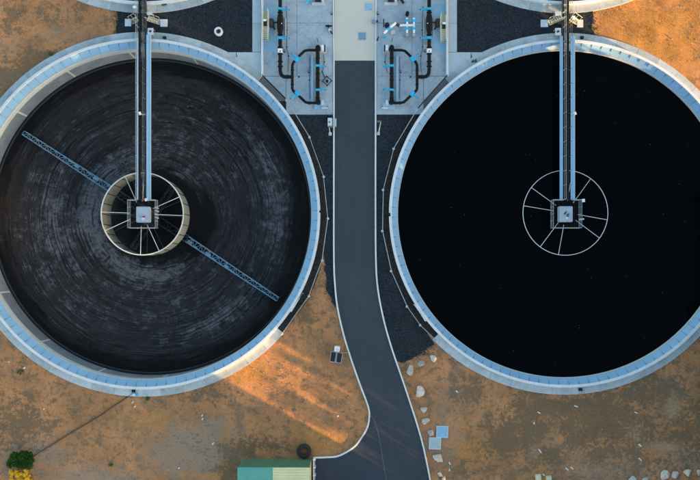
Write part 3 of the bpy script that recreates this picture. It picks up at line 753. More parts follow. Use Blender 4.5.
# ------------------------------------------------------------------ stairs, landings by the bridges
def stair(pts, pad, nst, label, mt, z_hi=1.0):
    """pts: (x_hi,y_hi)->(x_lo,y_lo) centre line px; treads of width wv px"""
    (xh, yh), (xl, yl), wv = pts
    lo = P(xl, yl, 0); o = thing('stair', (lo.x, lo.y, 0), label, 'stairs', 'short stairs up to the bridges')
    d = Vector((P(xl, yl, 0)-P(xh, yh, 0))).normalized(); nrm = Vector((-d.y, d.x, 0)); rz = math.atan2(d.y, d.x)
    for i in range(nst):
        f = (i+0.5)/nst; z = z_hi*(1-f); c = P(xh+(xl-xh)*f, yh+(yl-yh)*f, z)
        L = (P(xl, yl, 0)-P(xh, yh, 0)).length/nst
        MB().cbox((c.x, c.y, z-0.015), (L*0.36, wv*S*0.5, 0.018), rz).build('tread', mt, o)
    for s in (-1, 1):
        a = P(xh, yh, z_hi)+nrm*(s*wv*S*0.52); b = P(xl, yl, 0.1)+nrm*(s*wv*S*0.52)
        MB().add([(a.x+nrm.x*q, a.y+nrm.y*q, a.z+h) for h in (-0.22, 0.0) for q in (-0.02, 0.02)] + [(b.x+nrm.x*q, b.y+nrm.y*q, b.z+h) for h in (-0.1, 0.06) for q in (-0.02, 0.02)],
                 [(0,1,3,2),(4,6,7,5),(0,4,5,1),(2,3,7,6),(0,2,6,4),(1,5,7,3)]).build('stringer', M_rail, o)
        m = MB(); m.tube([(a.x, a.y, a.z+1.0), (b.x, b.y, b.z+1.0)], 0.022, 6)
        for f in (0.05, 0.5, 0.95): q = a.lerp(b, f); m.tube([(q.x, q.y, q.z-0.05), (q.x, q.y, q.z+1.0)], 0.02, 6)
        m.build('handrail', M_yellow, o)
    x0, y0, x1, y1 = pad; MB().pbox(x0, y0, x1, y1, 0.0, 0.14).build('foot_pad', M_pale, o, bevel=0.015)
stair(((147.5,18.0),(160.3,22.6),4.6), (160.2,19.2,167.3,26.6), 7, 'pale yellow stair on right of the empty tank bridge', M_yellow)
stair(((137.6,18.5),(131.2,22.2),4.4), (124.8,18.8,131.2,26.2), 5, 'greenish short stair on left of the empty tank bridge', mat('greenish_step', (0.20, 0.23, 0.15), 0.7, 0.2, 2.0))
stair(((562.8,17.0),(548.2,23.0),4.6), (540.8,19.6,548.2,27.0), 7, 'pale stair on left of the full tank bridge', M_yellow)
stair(((570.6,17.5),(578.2,22.8),4.8), (577.2,19.6,583.2,27.0), 5, 'bright short stair on right of the full tank bridge', M_yellow)
def landing(x0, y0, x1, y1, label, hatch):
    p = P((x0+x1)/2, (y0+y1)/2, 0); o = thing('landing_plate', (p.x, p.y, 0), label, 'platform', 'small landings beside the bridges')
    MB().pbox(x0, y0, x1, y1, 0.93, 0.99).build('plate', M_pale, o, bevel=0.01)
    for x in (x0+0.6, x1-0.6):
        for y in (y0+0.6, y1-0.6):
            q = P(x, y, 0.93); MB().box((q.x-0.03, q.y-0.03, 0), (q.x+0.03, q.y+0.03, 0.93)).build('leg', M_rail, o)
    if hatch:
        q = P((x0+x1)/2, (y0+y1)/2, 1.0); MB().cbox((q.x, q.y, 1.03), (0.12, 0.08, 0.04), 0.5).build('latch', M_dark, o)
landing(147.6, 28.0, 153.2, 34.6, 'small pale square landing on right of the empty tank bridge', True)
landing(147.0, 11.6, 152.0, 15.0, 'small pale plate at head of the pale yellow stair', False)
landing(555.2, 28.0, 561.0, 35.2, 'small pale square landing on left of the full tank bridge', True)
landing(555.2, 11.4, 561.4, 15.5, 'small pale plate at head of the pale stair left of the full tank bridge', False)
p = P(134.6, 6.9, 1.6); o = thing('bulkhead_lamp', (p.x, p.y, 0), 'bright white lamp on a post left of the empty tank bridge', 'lamp')
MB().cbox((p.x, p.y, 1.6), (0.18, 0.13, 0.07), 0.2).build('lamp_head', M_whiteM, o, bevel=0.02); MB().tube([(p.x, p.y, 0), (p.x, p.y, 1.55)], 0.04, 8).build('pole', M_rail, o)
p = P(573.8, 17.6, 2.2); o = thing('bulkhead_lamp', (p.x, p.y, 0), 'bright white lamp on a post right of the full tank bridge', 'lamp')
MB().cbox((p.x, p.y, 2.2), (0.16, 0.16, 0.09), 0.2).build('lamp_head', M_whiteM, o, bevel=0.02); MB().tube([(p.x, p.y, 0), (p.x, p.y, 2.15)], 0.04, 8).build('pole', M_rail, o)

# ------------------------------------------------------------------ guard rails along the strips
def guard_rail(pts, label, dark_n):
    pw = [P(x, y, 0) for x, y in pts]; o = thing('guard_rail', pw[0], label, 'railing', 'guard rails between tanks and road')
    m = MB(); md = MB()
    for i in range(len(pw)-1):
        for hz in (0.5, 1.0):
            a = pw[i]+Vector((0,0,hz)); b = pw[i+1]+Vector((0,0,hz)); (md if i < dark_n else m).tube([a, b], 0.028 if i >= dark_n else 0.045, 6)
    m.build('rail', M_rail, o); md.build('rail', M_dark, o)
    for i, p in enumerate(pw):
        q = MB(); q.tube([p, p+Vector((0,0,1.03))], 0.032, 8); q.build('post', M_pale, o)
        if i >= dark_n: MB().cbox((p.x, p.y, 0.10), (0.12, 0.12, 0.10), 0.4).build('post_foot', M_pale, o, bevel=0.02)
guard_rail(FL, 'thin railing between the empty tank and the road', 1)
guard_rail(FR, 'thin railing between the road and the full tank', 1)

# ------------------------------------------------------------------ pipe yards (mirrored about x = 354.7)
def pipe_yard(mir, side):
    X_ = (lambda x: 709.4-x) if mir else (lambda x: x)
    sg = -1 if mir else 1
    dx = (lambda x: x-0.0)
    def Q(x, y, z): return P(X_(x), y, z)
    zc = 0.75; b = Q(280.2, 40, 0)
    t = thing('pipework', (b.x, b.y, 0), f'black pipe loop with blue valves in the {side} yard', 'pipework', 'pipe loops in the two yards')
    def pipe(name, pts, r, m=M_black, z=zc, n=10): return MB().tube([Q(x, y, z) for x, y in pts], r, n).build(name, m, t, smooth=False)
    pipe('main_pipe', [(280.2,-50),(280.2,70)] + curve([(280.2,70),(281.2,74.5),(284.5,76.8),(292.3,76.8)], 5)[1:], 0.20)
    pipe('branch_pipe', [(296.8,58.5),(293.4,62.5),(292.3,65.5),(292.3,89),(293.6,91.2),(297.2,94.2)], 0.155)
    pipe('upper_branch', [(296.8,58.5),(301,54.2),(304.5,51),(308,50.2),(318,50.2)], 0.15)
    pipe('lower_branch', [(297.2,94.2),(301.5,98.5),(305.5,102.2),(309,103),(318,103)], 0.15)
    pipe('riser_pipe', [(317.7,49.5),(317.7,103.5)], 0.21)
    pipe('flow_meter', [(280.2,13.5),(280.2,16),(280.2,19),(280.2,28),(280.2,31),(280.2,33.5)], [0.22,0.30,0.34,0.34,0.30,0.22], n=14)
    for y in (12.5, 34.8, 47.5, 54, 61.5, 66.5): pipe('flange', [(280.2,y-0.35),(280.2,y+0.35)], 0.30)
    for (x, y) in ((287.5,76.8),): pipe('flange', [(x-.35,y),(x+.35,y)], 0.26)
    for y in (70, 84.5): pipe('flange', [(292.3,y-.3),(292.3,y+.3)], 0.21)
    for y in (58,73.5,80,98): pipe('flange', [(317.7,y-.3),(317.7,y+.3)], 0.27)
    for y in (50.2, 103):
        c = Q(318.2, y, 0); MB().cyl((c.x, c.y), 0.27, 0.085, 1.05, 16).build('standpipe', M_black, t)
    for (x, y) in ((309.5,103),(303,52.4),(302.6,99.6)): pipe('flange', [(x-.3,y),(x+.3,y)], 0.21)
    # white sleeve
    MB().cbox(Q(280.2,51.2,zc), (0.235,0.235,0.235)).build('white_sleeve', M_whiteM, t, bevel=0.02)
    MB().cbox(Q(280.2,51.2,zc+0.245), (0.07,0.07,0.01)).build('sleeve_mark', M_drail, t)
    c = Q(281.8,23.4,zc+0.36); MB().cbox(c, (0.05,0.04,0.03)).build('meter_tag', M_whiteM, t)
    # supports
    for y in (2, 24, 44, 66):
        c = Q(280.2,y,0); MB().box((c.x-0.16,c.y-0.1,0.085),(c.x+0.16,c.y+0.1,zc-0.12)).build('pipe_support', M_rail, t)
    for y in (62, 86):
        c = Q(317.7,y,0); MB().box((c.x-0.16,c.y-0.1,0.085),(c.x+0.16,c.y+0.1,zc-0.12)).build('pipe_support', M_rail, t)
    # blue valves: body, bonnet, stem, hand lever
    def valve(x, y, ang, ln=1.0, body=(0.27,0.19)):
        c = Q(x, y, zc); a = ang if not mir else math.pi-ang; ca, sa = math.cos(a), math.sin(a)
        v = MB().cbox(c, (body[0], body[1], 0.26), a).build('valve', M_valve, t, bevel=0.05)
        e = Vector((c.x+ca*ln, c.y+sa*ln, c.z)); m = MB(); m.tube([c, e], 0.10, 8); m.build('bonnet', M_valve, v)
        wheel = MB(); wheel.tube([e, e+Vector((ca*0.10, sa*0.10, 0))], 0.20, 12); wheel.build('handwheel', M_valve, v)
        MB().tube([e+Vector((ca*0.1, sa*0.1, 0)), e+Vector((ca*0.26, sa*0.26, 0))], 0.035, 6).build('stem', M_dark, v)
    valve(280.2, 9.2, R(-4), 0.78, (0.27,0.13)); valve(280.2, 38.2, R(0), 0.78, (0.27,0.15))
    valve(317.7, 66.0, R(-3), 0.70, (0.25,0.13)); valve(317.7, 90.2, R(3), 0.70, (0.25,0.12))
    valve(296.9, 59.4, R(137), 0.62, (0.20,0.30)); valve(297.4, 93.8, R(215), 0.72, (0.20,0.30))
    # long pale blue tray beside the riser
    a = Q(311.2,55,0.4); e = Q(313.1,104,0.4)
    tr = MB().box((a.x, e.y, 0.085), (e.x, a.y, 0.40)).build('cable_trunking', M_tray); 
    tag(tr, f'long pale blue trunking beside the riser of the {side} pipe loop', 'trunking', 'trunkings in the pipe yards')
    # concrete beams by the flow meter
    for x in (275.6, 285.6):
        c0 = Q(x-.7,18,0.3); c1 = Q(x+.7,36,0.3)
        o = MB().box((c0.x,c1.y,0.085),(c1.x,c0.y,0.3)).build('concrete_beam', M_lip, bevel=0.02)
        tag(o, f'pale concrete beam {"left" if (x < 280) != mir else "right"} of the flow meter in the {side} yard', 'beam', 'beams by the flow meters')
    # bottom pump pedestal
    c = Q(320.3,106.5,0)
    pd = thing('booster_pump', (c.x, c.y, 0), f'pale booster pump under the riser bottom in the {side} yard', 'pump', 'booster pumps in the yards')
    MB().cbox((c.x,c.y,0.16),(0.66,0.34,0.08)).build('plinth', M_tray, pd, bevel=0.02)
    MB().cbox((c.x+sg*0.25,c.y+0.3,0.5),(0.17,0.26,0.28)).build('casing', M_pale, pd, bevel=0.04)
    MB().tube([(c.x+sg*0.15,c.y-0.22,0.30),(c.x+sg*0.85,c.y-0.22,0.30)],0.10,8).build('motor', M_pale, pd)
    MB().cyl((c.x+sg*0.78,c.y-0.15),0.10,0.085,0.30,8).build('bolt_cap', M_dark, pd)
    c = Q(323.0,49.5,0)
    pd = thing('booster_pump', (c.x, c.y, 0), f'pale booster pump at the top of the riser in the {side} yard', 'pump', 'booster pumps in the yards')
    MB().cbox((c.x,c.y,0.16),(0.38,0.42,0.08)).build('plinth', M_pale, pd, bevel=0.02)
    MB().cbox((c.x-sg*0.05,c.y,0.5),(0.15,0.3,0.26)).build('casing', M_whiteM, pd, bevel=0.05)
    MB().tube([(c.x+sg*0.22,c.y+0.36,0.45),(c.x+sg*0.22,c.y-0.38,0.45)],0.07,8).build('motor', M_dark, pd)
    MB().tube([(c.x-sg*0.5,c.y+0.5,0.9),(c.x-sg*0.62,c.y+0.95,1.05)],0.03,6).build('lever', M_dark, pd)
    # painted floor panel with stair
    a = Q(263.3,4,0); e = Q(277,52,0)
    struct(MB().box((a.x,e.y,0.0),(e.x,a.y,0.089)).build('floor_paint', M_paint))
    x0, x1, y0, y1 = (262.9,268.4,11,41.2) if not mir else (263.4,268.8,14.5,43.2)
    c = Q((x0+x1)/2, y1, 0); st = thing('stair', (c.x, c.y, 0), f'yellow edged steel stair with dark landing in the {side} yard', 'stairs', 'stairs in the pipe yards')
    nt_ = 8
    for i in range(nt_):
        y = y1-(y1-y0)*0.5*(i+0.5)/nt_; z = 0.15+0.10*i; p = Q((x0+x1)/2, y, z)
        MB().cbox((p.x,p.y,z),((x1-x0)*S*0.40,0.055,0.02)).build('tread', M_yellow, st)
    p = Q((x0+x1)/2, y0+(y1-y0)*0.40, 1.0); MB().cbox((p.x,p.y,0.96),((x1-x0)*S*0.42,0.30,0.03)).build('landing', M_dark, st)
    p = Q((x0+x1)/2, y0+(y1-y0)*0.14, 1.0); MB().cbox((p.x,p.y,0.96),((x1-x0)*S*0.42,0.46,0.03)).build('upper_landing', MATS['greenish_step'], st)
    p = Q((x0+x1)/2-0.8, y0+(y1-y0)*0.31, 1.0); MB().cbox((p.x,p.y,1.05),(0.17,0.10,0.05)).build('lamp_head', M_whiteM, st)
    for s in (x0, x1):
        a = Q(s, y1, 0.1); m_ = Q(s, y0+(y1-y0)*0.5, 0.98); e = Q(s, y0, 0.98)
        m = MB(); m.tube([a, m_, e], 0.05, 6); m.build('stringer', M_yellow, st)
        m = MB(); m.tube([a+Vector((0,0,0.9)), m_+Vector((0,0,0.9)), e+Vector((0,0,0.9))], 0.022, 6)
        for q in (a, m_, e): m.tube([(q.x,q.y,0.085), q+Vector((0,0,0.9))], 0.025, 6)
        m.build('handrail', M_yellow, st)
    # brown box between stair and meter
    c = Q(271.8,24.5,0); o = thing('actuator', (c.x,c.y,0), f'dark brown actuator beside the stair in the {side} yard', 'actuator', 'actuators in the yards')
    MB().cbox((c.x,c.y,0.45),(0.26,0.42,0.36)).build('body', mat('brown_iron',(0.045,0.035,0.03),0.8,0.3,3.0), o, bevel=0.08); MB().tube([(c.x+sg*.1,c.y-.3,.5),(c.x+sg*.4,c.y-.72,.5)],0.09,8).build('arm', M_dark, o)
    MB().tube([(c.x,c.y,.5),(c.x+sg*.62,c.y+.05,.6)],0.08,8).build('shaft', M_dark, o)
    # skid at the top edge of the picture
    c = Q(318.5,2.0,0); o = thing('pump_skid', (c.x,c.y,0), f'small pump skid at the top edge of the {side} yard', 'pump', 'pump skids at the top of the yards')
    MB().cbox((c.x,c.y-0.25,0.15),(0.75,0.16,0.065)).build('base_rail', M_pale, o, bevel=0.02); MB().cbox((c.x,c.y+0.45,0.15),(0.75,0.16,0.065)).build('base_rail', M_pale, o, bevel=0.02)
    MB().tube([(c.x-0.35,c.y+0.12,0.5),(c.x+0.25,c.y+0.12,0.5)],0.28,12).build('motor', M_dark, o); MB().cbox((c.x+0.5,c.y+0.1,0.5),(0.14,0.26,0.28)).build('casing', M_pale, o, bevel=0.04)
    MB().tube([(c.x-sg*1.4,c.y-0.25,0.3),(c.x-sg*1.0,c.y+0.2,0.45),(c.x-sg*0.7,c.y+0.1,0.45)],0.14,10).build('elbow', M_valve if not mir else M_dark, o)
    # small items
    c = Q(299,77.2,0); o = MB().cyl((c.x,c.y),0.09,0.085,0.16,12).build('floor_drain', M_black); tag(o, f'tiny black drain in the floor inside the {side} pipe loop', 'drain', 'floor drains in the yards'); MB().cyl((c.x,c.y),0.05,0.16,0.17,10).build('grate', M_drail, o)
pipe_yard(False, 'left'); pipe_yard(True, 'right')
for mir, side in ((False, 'left'), (True, 'right')):
    X_ = (lambda x: 709.4-x) if mir else (lambda x: x)
    Q = lambda x, y, z: P(X_(x), y, z)
    for nm, pts, lb in (('conduit', [(286.5,6),(287.2,30),(286.8,47),(288.5,56),(288.2,72)], 'thin dark conduit beside the main pipe'), ('conduit', [(309.6,57),(309.4,80),(309.8,99)], 'thin dark conduit along the pale blue trunking'), ('conduit', [(322,73),(324.5,62),(323.6,55)], 'short dark cable between the riser and its upper pump')):
        o = MB().tube([Q(x, y, 0.115) for x, y in curve(pts, 5)], 0.028, 6).build(nm, M_drail); tag(o, f'{lb} in the {side} yard', 'conduit', 'conduits on the yard floors')
        for x, y in pts[1:-1]:
            c = Q(x, y, 0.12); MB().cbox(c, (0.08, 0.04, 0.05)).build('clamp', M_dark, o)
    for x, y, lb, m in ((308.8,72,'small dark box on the floor beside the trunking',M_dark),(284.6,51.5,'small dark box beside the white sleeve',M_dark),(331.5,14,'small dark box on the kerb side',M_dark)):
        c = Q(x, y, 0); o = MB().cbox((c.x, c.y, 0.2), (0.08, 0.13, 0.12)).build('junction_box', m, bevel=0.015); tag(o, f'{lb} in the {side} yard', 'box', 'junction boxes in the yards'); MB().cbox((c.x, c.y, 0.33), (0.05, 0.08, 0.01)).build('lid', M_rail, o)
# left yard only: square frame and small standpipe near the kerb
c = P(327.0,80.8,0.5); o = thing('square_frame', (c.x,c.y,0), 'dark square frame set askew beside the left riser', 'frame')
for i in range(4):
    a = R(48+90*i); MB().cbox((c.x+0.36*math.cos(a), c.y+0.36*math.sin(a), 0.45), (0.04,0.40,0.04), a).build('frame_bar', M_dark, o)
for i in range(4):
    a = R(93+90*i); MB().box((c.x+0.5*math.cos(a)-.03, c.y+0.5*math.sin(a)-.03, 0.085),(c.x+0.5*math.cos(a)+.03, c.y+0.5*math.sin(a)+.03,0.45)).build('leg', M_dark, o)
MB().cyl((c.x,c.y),0.13,0.085,0.5,10).build('hub', M_black, o)
MB().tube([(c.x-0.25,c.y+0.35,0.5), P(321.8,71,0.5)],0.05,6).build('handle', M_dark, o)
def kerb_fitting(px, py, label):
    c = P(px,py,0); o = thing('standpipe', (c.x,c.y,0), label, 'standpipe')
    MB().tube([(c.x-0.42,c.y,0.4),(c.x+0.3,c.y,0.4)],0.10,8).build('pipe', M_black, o); MB().tube([(c.x-0.1,c.y,0.085),(c.x-0.1,c.y,0.55)],0.11,10).build('riser', M_black, o)
    MB().cbox((c.x+0.02,c.y-0.42,0.3),(0.13,0.13,0.2),0.6).build('tap', M_pale, o, bevel=0.03); MB().tube([(c.x+0.1,c.y-0.5,0.35),(c.x+0.32,c.y-0.85,0.35)],0.07,8).build('hose_end', M_dark, o)
kerb_fitting(329.4,27.2,'small black standpipe with tap beside the cream pavement')
# right yard only: white manifold
c = P(407,26,0); zc = 0.7; o = thing('white_manifold', (c.x,c.y,0), 'white H shaped pipe manifold with blue levers in the right yard', 'manifold')
MB().tube([P(398.8,25.3,zc),P(414.4,25.3,zc)],0.115,10).build('cross_pipe', M_whiteM, o)
for x in (407.0,413.9):
    MB().tube([P(x,18.2,zc),P(x,33,zc)],0.115,10).build('leg_pipe', M_whiteM, o); MB().cyl((P(x,34.6,zc).x,P(x,34.6,zc).y),0.19,0.085,0.72,14).build('standpipe', M_rail, o)
    for y in (20.8,28.6):
        v = MB().cbox(P(x,y,zc), (0.20,0.13,0.17)).build('valve', M_valve, o, bevel=0.03); s = 1 if x > 410 else -1
        MB().tube([P(x,y,zc+.1),P(x+s*4.6,y+0.4,zc+.1)],0.05,6).build('lever', M_valve, v)
MB().cyl((P(407,15.2,0).x,P(407,15.2,0).y),0.19,0.085,0.75,14).build('black_standpipe', M_black, o)
c = P(390,28,0); o = thing('transfer_pump', (c.x,c.y,0), 'small pump with slanting white and blue pipe in the right yard', 'pump')
MB().tube([P(384,33.4,.8),P(387.3,30,.8)],0.12,10).build('pipe_end', M_whiteM, o); MB().tube([P(387.3,30,.8),P(390.3,27.4,.8)],0.15,10).build('blue_coupling', M_valve, o)
MB().tube([P(390.3,27.4,.8),P(396,22.9,.8)],0.13,10).build('slant_pipe', M_whiteM, o); MB().tube([P(396,24,.7),P(399.5,26,.7)],0.17,10).build('dark_coupling', mat('brown_iron',(0,0,0)), o)
MB().tube([P(383.8,19,.6),P(383.8,27,.6)],0.06,6).build('guard', M_dark, o); MB().cbox(P(387,25.3,.45),(0.22,0.2,0.36),0.5).build('motor', M_dark, o, bevel=.06)
MB().cbox(P(392.8,32.6,.3),(0.26,0.22,0.2),0.1).build('control_box', M_lip, o, bevel=.03); MB().cbox(P(384,37,.2),(0.18,0.12,0.1)).build('foot', M_valve, o, bevel=.03)
# hatches in the cream pavement
def hatch(px, py, half, m, fm, label, z=0.075, rz=0.0):
    c = P(px,py,0); o = thing('access_hatch', (c.x,c.y,z), label, 'hatch', 'square hatches'); h = half*S
    MB().cbox((c.x,c.y,z+0.012),(h,h,0.012),rz).build('frame', fm, o); MB().cbox((c.x,c.y,z+0.035),(h*0.86,h*0.86,0.011),rz).build('lid', m, o, bevel=0.006)
    MB().cbox((c.x+h*.5,c.y-h*.55,z+0.052),(0.07,0.02,0.006),rz).build('handle', M_drail, o)
hatch(368.6,7.3,4.1,M_hatch2,M_cream,'light blue square hatch near top of the cream pavement')
hatch(362.2,36.5,4.2,M_hatch,M_cream,'slate blue square hatch low on the cream pavement')
hatch(442.2,431.6,5.9,M_hatch2,M_pale,'blue square pit cover with pale frame on the soil', 0.06, R(-2))
hatch(434.9,443.2,6.0,M_hatch3,M_pale,'grey green square pit cover touching the blue one', 0.062, R(-2))
c = P(373.2,22.4,0); o = thing('hose_reel', (c.x,c.y,0.075), 'small dark blue round reel at right edge of the cream pavement', 'reel')
MB().cyl((c.x,c.y),0.20,0.075,0.4,14).build('drum', M_hatch, o); MB().cyl((c.x+0.42,c.y),0.10,0.16,0.5,10).build('crank', M_dark, o)
for (x, y, lb) in ((377.4,40.6,'small black tap post on the right yard edge'),):
    c = P(x,y,0); o = thing('tap_post', (c.x,c.y,0), lb, 'post'); MB().cyl((c.x,c.y),0.07,0.0,0.6,8).build('post', M_black, o); MB().cbox((c.x+0.05,c.y+.1,0.55),(0.06,0.16,0.06),-0.4).build('tap', M_dark, o)

# ------------------------------------------------------------------ street furniture beside the road
c = P(331.4,123.3,0); o = thing('electric_cabinet', (c.x,c.y,0), 'pale metal cabinet straddling the left kerb below the yard', 'cabinet')
MB().cbox((c.x-0.14,c.y,0.5),(0.24,0.40,0.46)).build('body', M_pale, o, bevel=0.02); MB().cbox((c.x+0.36,c.y-0.02,0.42),(0.20,0.40,0.38)).build('side_body', M_hatch3, o, bevel=0.02); MB().cbox((c.x-0.2,c.y-0.06,0.98),(0.06,0.08,0.03)).build('vent', M_dark, o)
def lamp_post(bx, by, h, label, arm):
    c = P(bx,by,0); o = thing('lamp_post', (c.x,c.y,0), label, 'lamp post', 'lamp posts by the road')
    MB().cbox((c.x,c.y,0.12),(0.17,0.17,0.1)).build('base', M_lip, o, bevel=0.02)
    MB().tube([(c.x,c.y,0.1),(c.x,c.y,h)],[0.065,0.04],8).build('pole', M_pale, o); MB().cbox((c.x+arm*0.18,c.y,h+0.04),(0.22,0.09,0.04)).build('lamp_head', M_drail, o, bevel=0.02)
lamp_post(378.3,133.8,6.8,'thin lamp post by the right kerb', -1); lamp_post(330.2,134.2,4.2,'short lamp post below the pale cabinet at the left kerb', 1)
c = P(349.2,352.6,0); o = thing('kerb_marker', (c.x,c.y,0), 'small pale marker on kerb right of the solar panels', 'marker'); MB().cbox((c.x,c.y,0.2),(0.10,0.10,0.12),0.3).build('block', M_pale, o, bevel=.02); MB().tube([(c.x-.1,c.y,.1),(c.x-.62,c.y+.02,.06)],0.025,6).build('cable', M_lip, o)
# solar panels
c = P(336.2,357.2,0.5); o = thing('solar_panel', (c.x,c.y,0), 'pair of dark solar panels on a pale frame left of the road', 'solar panel')
rz = R(-8)
def loc(u, v, z): return (c.x+u*math.cos(rz)-v*math.sin(rz), c.y+u*math.sin(rz)+v*math.cos(rz), z)
for s in (-1, 1):
    hw, hh, u0 = 0.30, 0.58, s*0.335
    zt = lambda v: 0.62+0.32*v
    for nm, m, g_, dz in (('panel_frame', M_pale, 0.0, 0.0), ('panel_face', M_pvgl, 0.035, 0.012)):
        q = [loc(u0-hw+g_,-hh+g_,zt(-hh)+dz),loc(u0+hw-g_,-hh+g_,zt(-hh)+dz),loc(u0+hw-g_,hh-g_,zt(hh)+dz),loc(u0-hw+g_,hh-g_,zt(hh)+dz)]
        MB().add(q+[(x,y,z-0.03 if nm == 'panel_frame' else z-0.008) for x,y,z in q],[(0,1,2,3),(7,6,5,4),(0,4,5,1),(1,5,6,2),(2,6,7,3),(3,7,4,0)]).build(nm, m, o)
    for v in (-0.45, 0.45):
        p = loc(u0, v, 0); MB().box((p[0]-.025,p[1]-.025,-0.05),(p[0]+.025,p[1]+.025,zt(v)-0.03)).build('leg', M_rail, o)
p = P(337.2,348.2,0); o = thing('battery_box', (p.x,p.y,0), 'white box standing just above the solar panels', 'box')
MB().cbox((p.x,p.y,0.45),(0.30,0.27,0.5),rz).build('body', M_whiteM, o, bevel=0.05); MB().cbox((p.x+.05,p.y-.05,0.97),(0.16,0.13,0.025),rz).build('lid', M_pale, o, bevel=0.01)

# ------------------------------------------------------------------ green shed, tyre, white rail at the bottom
zr = 3.7
def Pz(x, y, z): return P(x, y, z)
g0 = P(243.2,458.3,0); g1 = P(311.6,458.9,0); yb = P(0,500,0).y
sh = thing('container_shed', ((g0.x+g1.x)/2, g0.y, 0), 'green walled shed with teal and yellow roof at the bottom edge', 'shed')
yt = g0.y; x0, x1 = g0.x, g1.x; xm = P(272.6,470,zr).x
def corrugated(p_a, p_b, z0, z1, m, name, axis):
    pass
# corrugated walls: ribs as geometry
def ribbed_wall(xa, xb, y, z0, z1, n, m, name, ny_):
    mb = MB(); st = (xb-xa)/n; prof = []
    for i in range(n): prof += [(xa+i*st, 0), (xa+(i+.35)*st, 0), (xa+(i+.5)*st, 0.035), (xa+(i+.85)*st, 0.035)]
    prof.append((xb, 0)); vs = [(x, y+ny_*d, z) for z in (z0, z1) for x, d in prof]; k = len(prof)
    mb.add(vs, [(i, i+1, i+1+k, i+k) for i in range(k-1)])
    return mb.build(name, m, sh)
ribbed_wall(x0, x1, yt-0.05, 0, zr, 30, M_green, 'north_wall', 1)
MB().box((x0,yb,0),(x0+0.06,yt-0.06,zr)).build('side_wall', M_teal, sh); MB().box((x1-0.06,yb,0),(x1,yt-0.06,zr)).build('side_wall', M_ysheet, sh)
MB().box((x0,yb-.06,0),(x1,yb,zr)).build('south_wall', M_green, sh)
MB().box((x0-0.05,yb-.1,zr+.002),(xm-0.01,yt+0.03,zr+0.06)).build('teal_roof', M_teal, sh)
mb = MB(); n = 16; st = (yt+0.05-(yb-.1))/n; prof = []
for i in range(n): y = yb-.1+i*st; prof += [(y,0),(y+.45*st,0),(y+.55*st,0.04),(y+.9*st,0.04)]
prof.append((yt+0.05,0)); k = len(prof)
mb.add([(x,y,zr+0.03+d) for x in (xm+0.01,x1+0.04) for y,d in prof]+[(x,y,zr+0.005) for x in (xm+0.01,x1+0.04) for y,d in prof], [(i,i+1,i+1+k,i+k) for i in range(k-1)]+[(2*k+i,3*k+i,3*k+i+1,2*k+i+1) for i in range(k-1)])
mb.build('yellow_roof', M_ysheet, sh)
MB().box((x0-.06,yt+0.031,zr-0.06),(x1+.05,yt+0.07,zr+0.07)).build('roof_edge', M_green, sh)
c = P(304,451.2,0.3); o = thing('tyre', (c.x,c.y,0), 'large black tyre lying on the soil beside the green shed', 'tyre')
prof = [(0.40+0.36*q[0], 0.03+0.42*q[1]) for q in ((0.0,0.12),(0.0,0.88),(0.18,1.0),(0.75,1.0),(1.0,0.82),(1.0,0.18),(0.75,0.0),(0.18,0.0))]
MB().lathe(prof, n=40).build('casing', M_tyre, o, local=True)
tb = MB().cbox((0.775,0,0.24),(0.022,0.035,0.15)).build('tread_lug', M_tyre, o, local=True); copies(tb, o, [i*12 for i in range(30)])
c = P(314.4,470,0); o = thing('barrier_rail', (c.x,c.y,0), 'white rail with grey panel at left edge of the driveway', 'barrier')
a = P(313.2,459.0,0.9); e = P(316,500,0.9)
MB().box((a.x,e.y,0.80),(a.x+0.10,a.y,0.9)).build('top_rail', M_whiteM, o); MB().box((a.x+0.14,e.y,0.25),(a.x+0.20,a.y-.1,0.75)).build('panel', M_rail, o)
for q in range(6):
    y = a.y-0.1-q*0.85; MB().box((a.x-0.02,y-.05,0),(a.x+0.26,y+.05,0.95)).build('post', M_whiteM, o)

# ------------------------------------------------------------------ boulders
def boulder(px, py, r, label, seed, name='boulder', m=M_rock, sq=(1, 1)):
    bm = bmesh.new(); bmesh.ops.create_icosphere(bm, subdivisions=2, radius=1.0); rd = random.Random(seed)
    pl = [(Vector((rd.uniform(-1,1),rd.uniform(-1,1),rd.uniform(-.3,1))).normalized(), rd.uniform(.42,.85)) for _ in range(11)]
    for v in bm.verts:
        for nrm, d in pl:
            k = v.co.dot(nrm)-d
            if k > 0: v.co -= nrm*k
        v.co *= 1.12+0.06*mnoise.noise(v.co*2.3+Vector((seed,0,0)))
        v.co.x *= sq[0]; v.co.y *= sq[1]; v.co.z = v.co.z*0.75
    rr = r*S; bmesh.ops.scale(bm, vec=(rr*1.25, rr*1.25, rr*1.0), verts=bm.verts); bmesh.ops.rotate(bm, cent=(0,0,0), matrix=Matrix.Rotation(rd.uniform(0,6.28),3,'Z'), verts=bm.verts)
    me = bpy.data.meshes.new(name); bm.to_mesh(me); bm.free(); me.materials.append(m)
    o = bpy.data.objects.new(name, me); C.objects.link(o); p = P(px, py, 0); o.location = (p.x, p.y, rr*0.30)
    return tag(o, label, 'boulder', 'pale boulders')
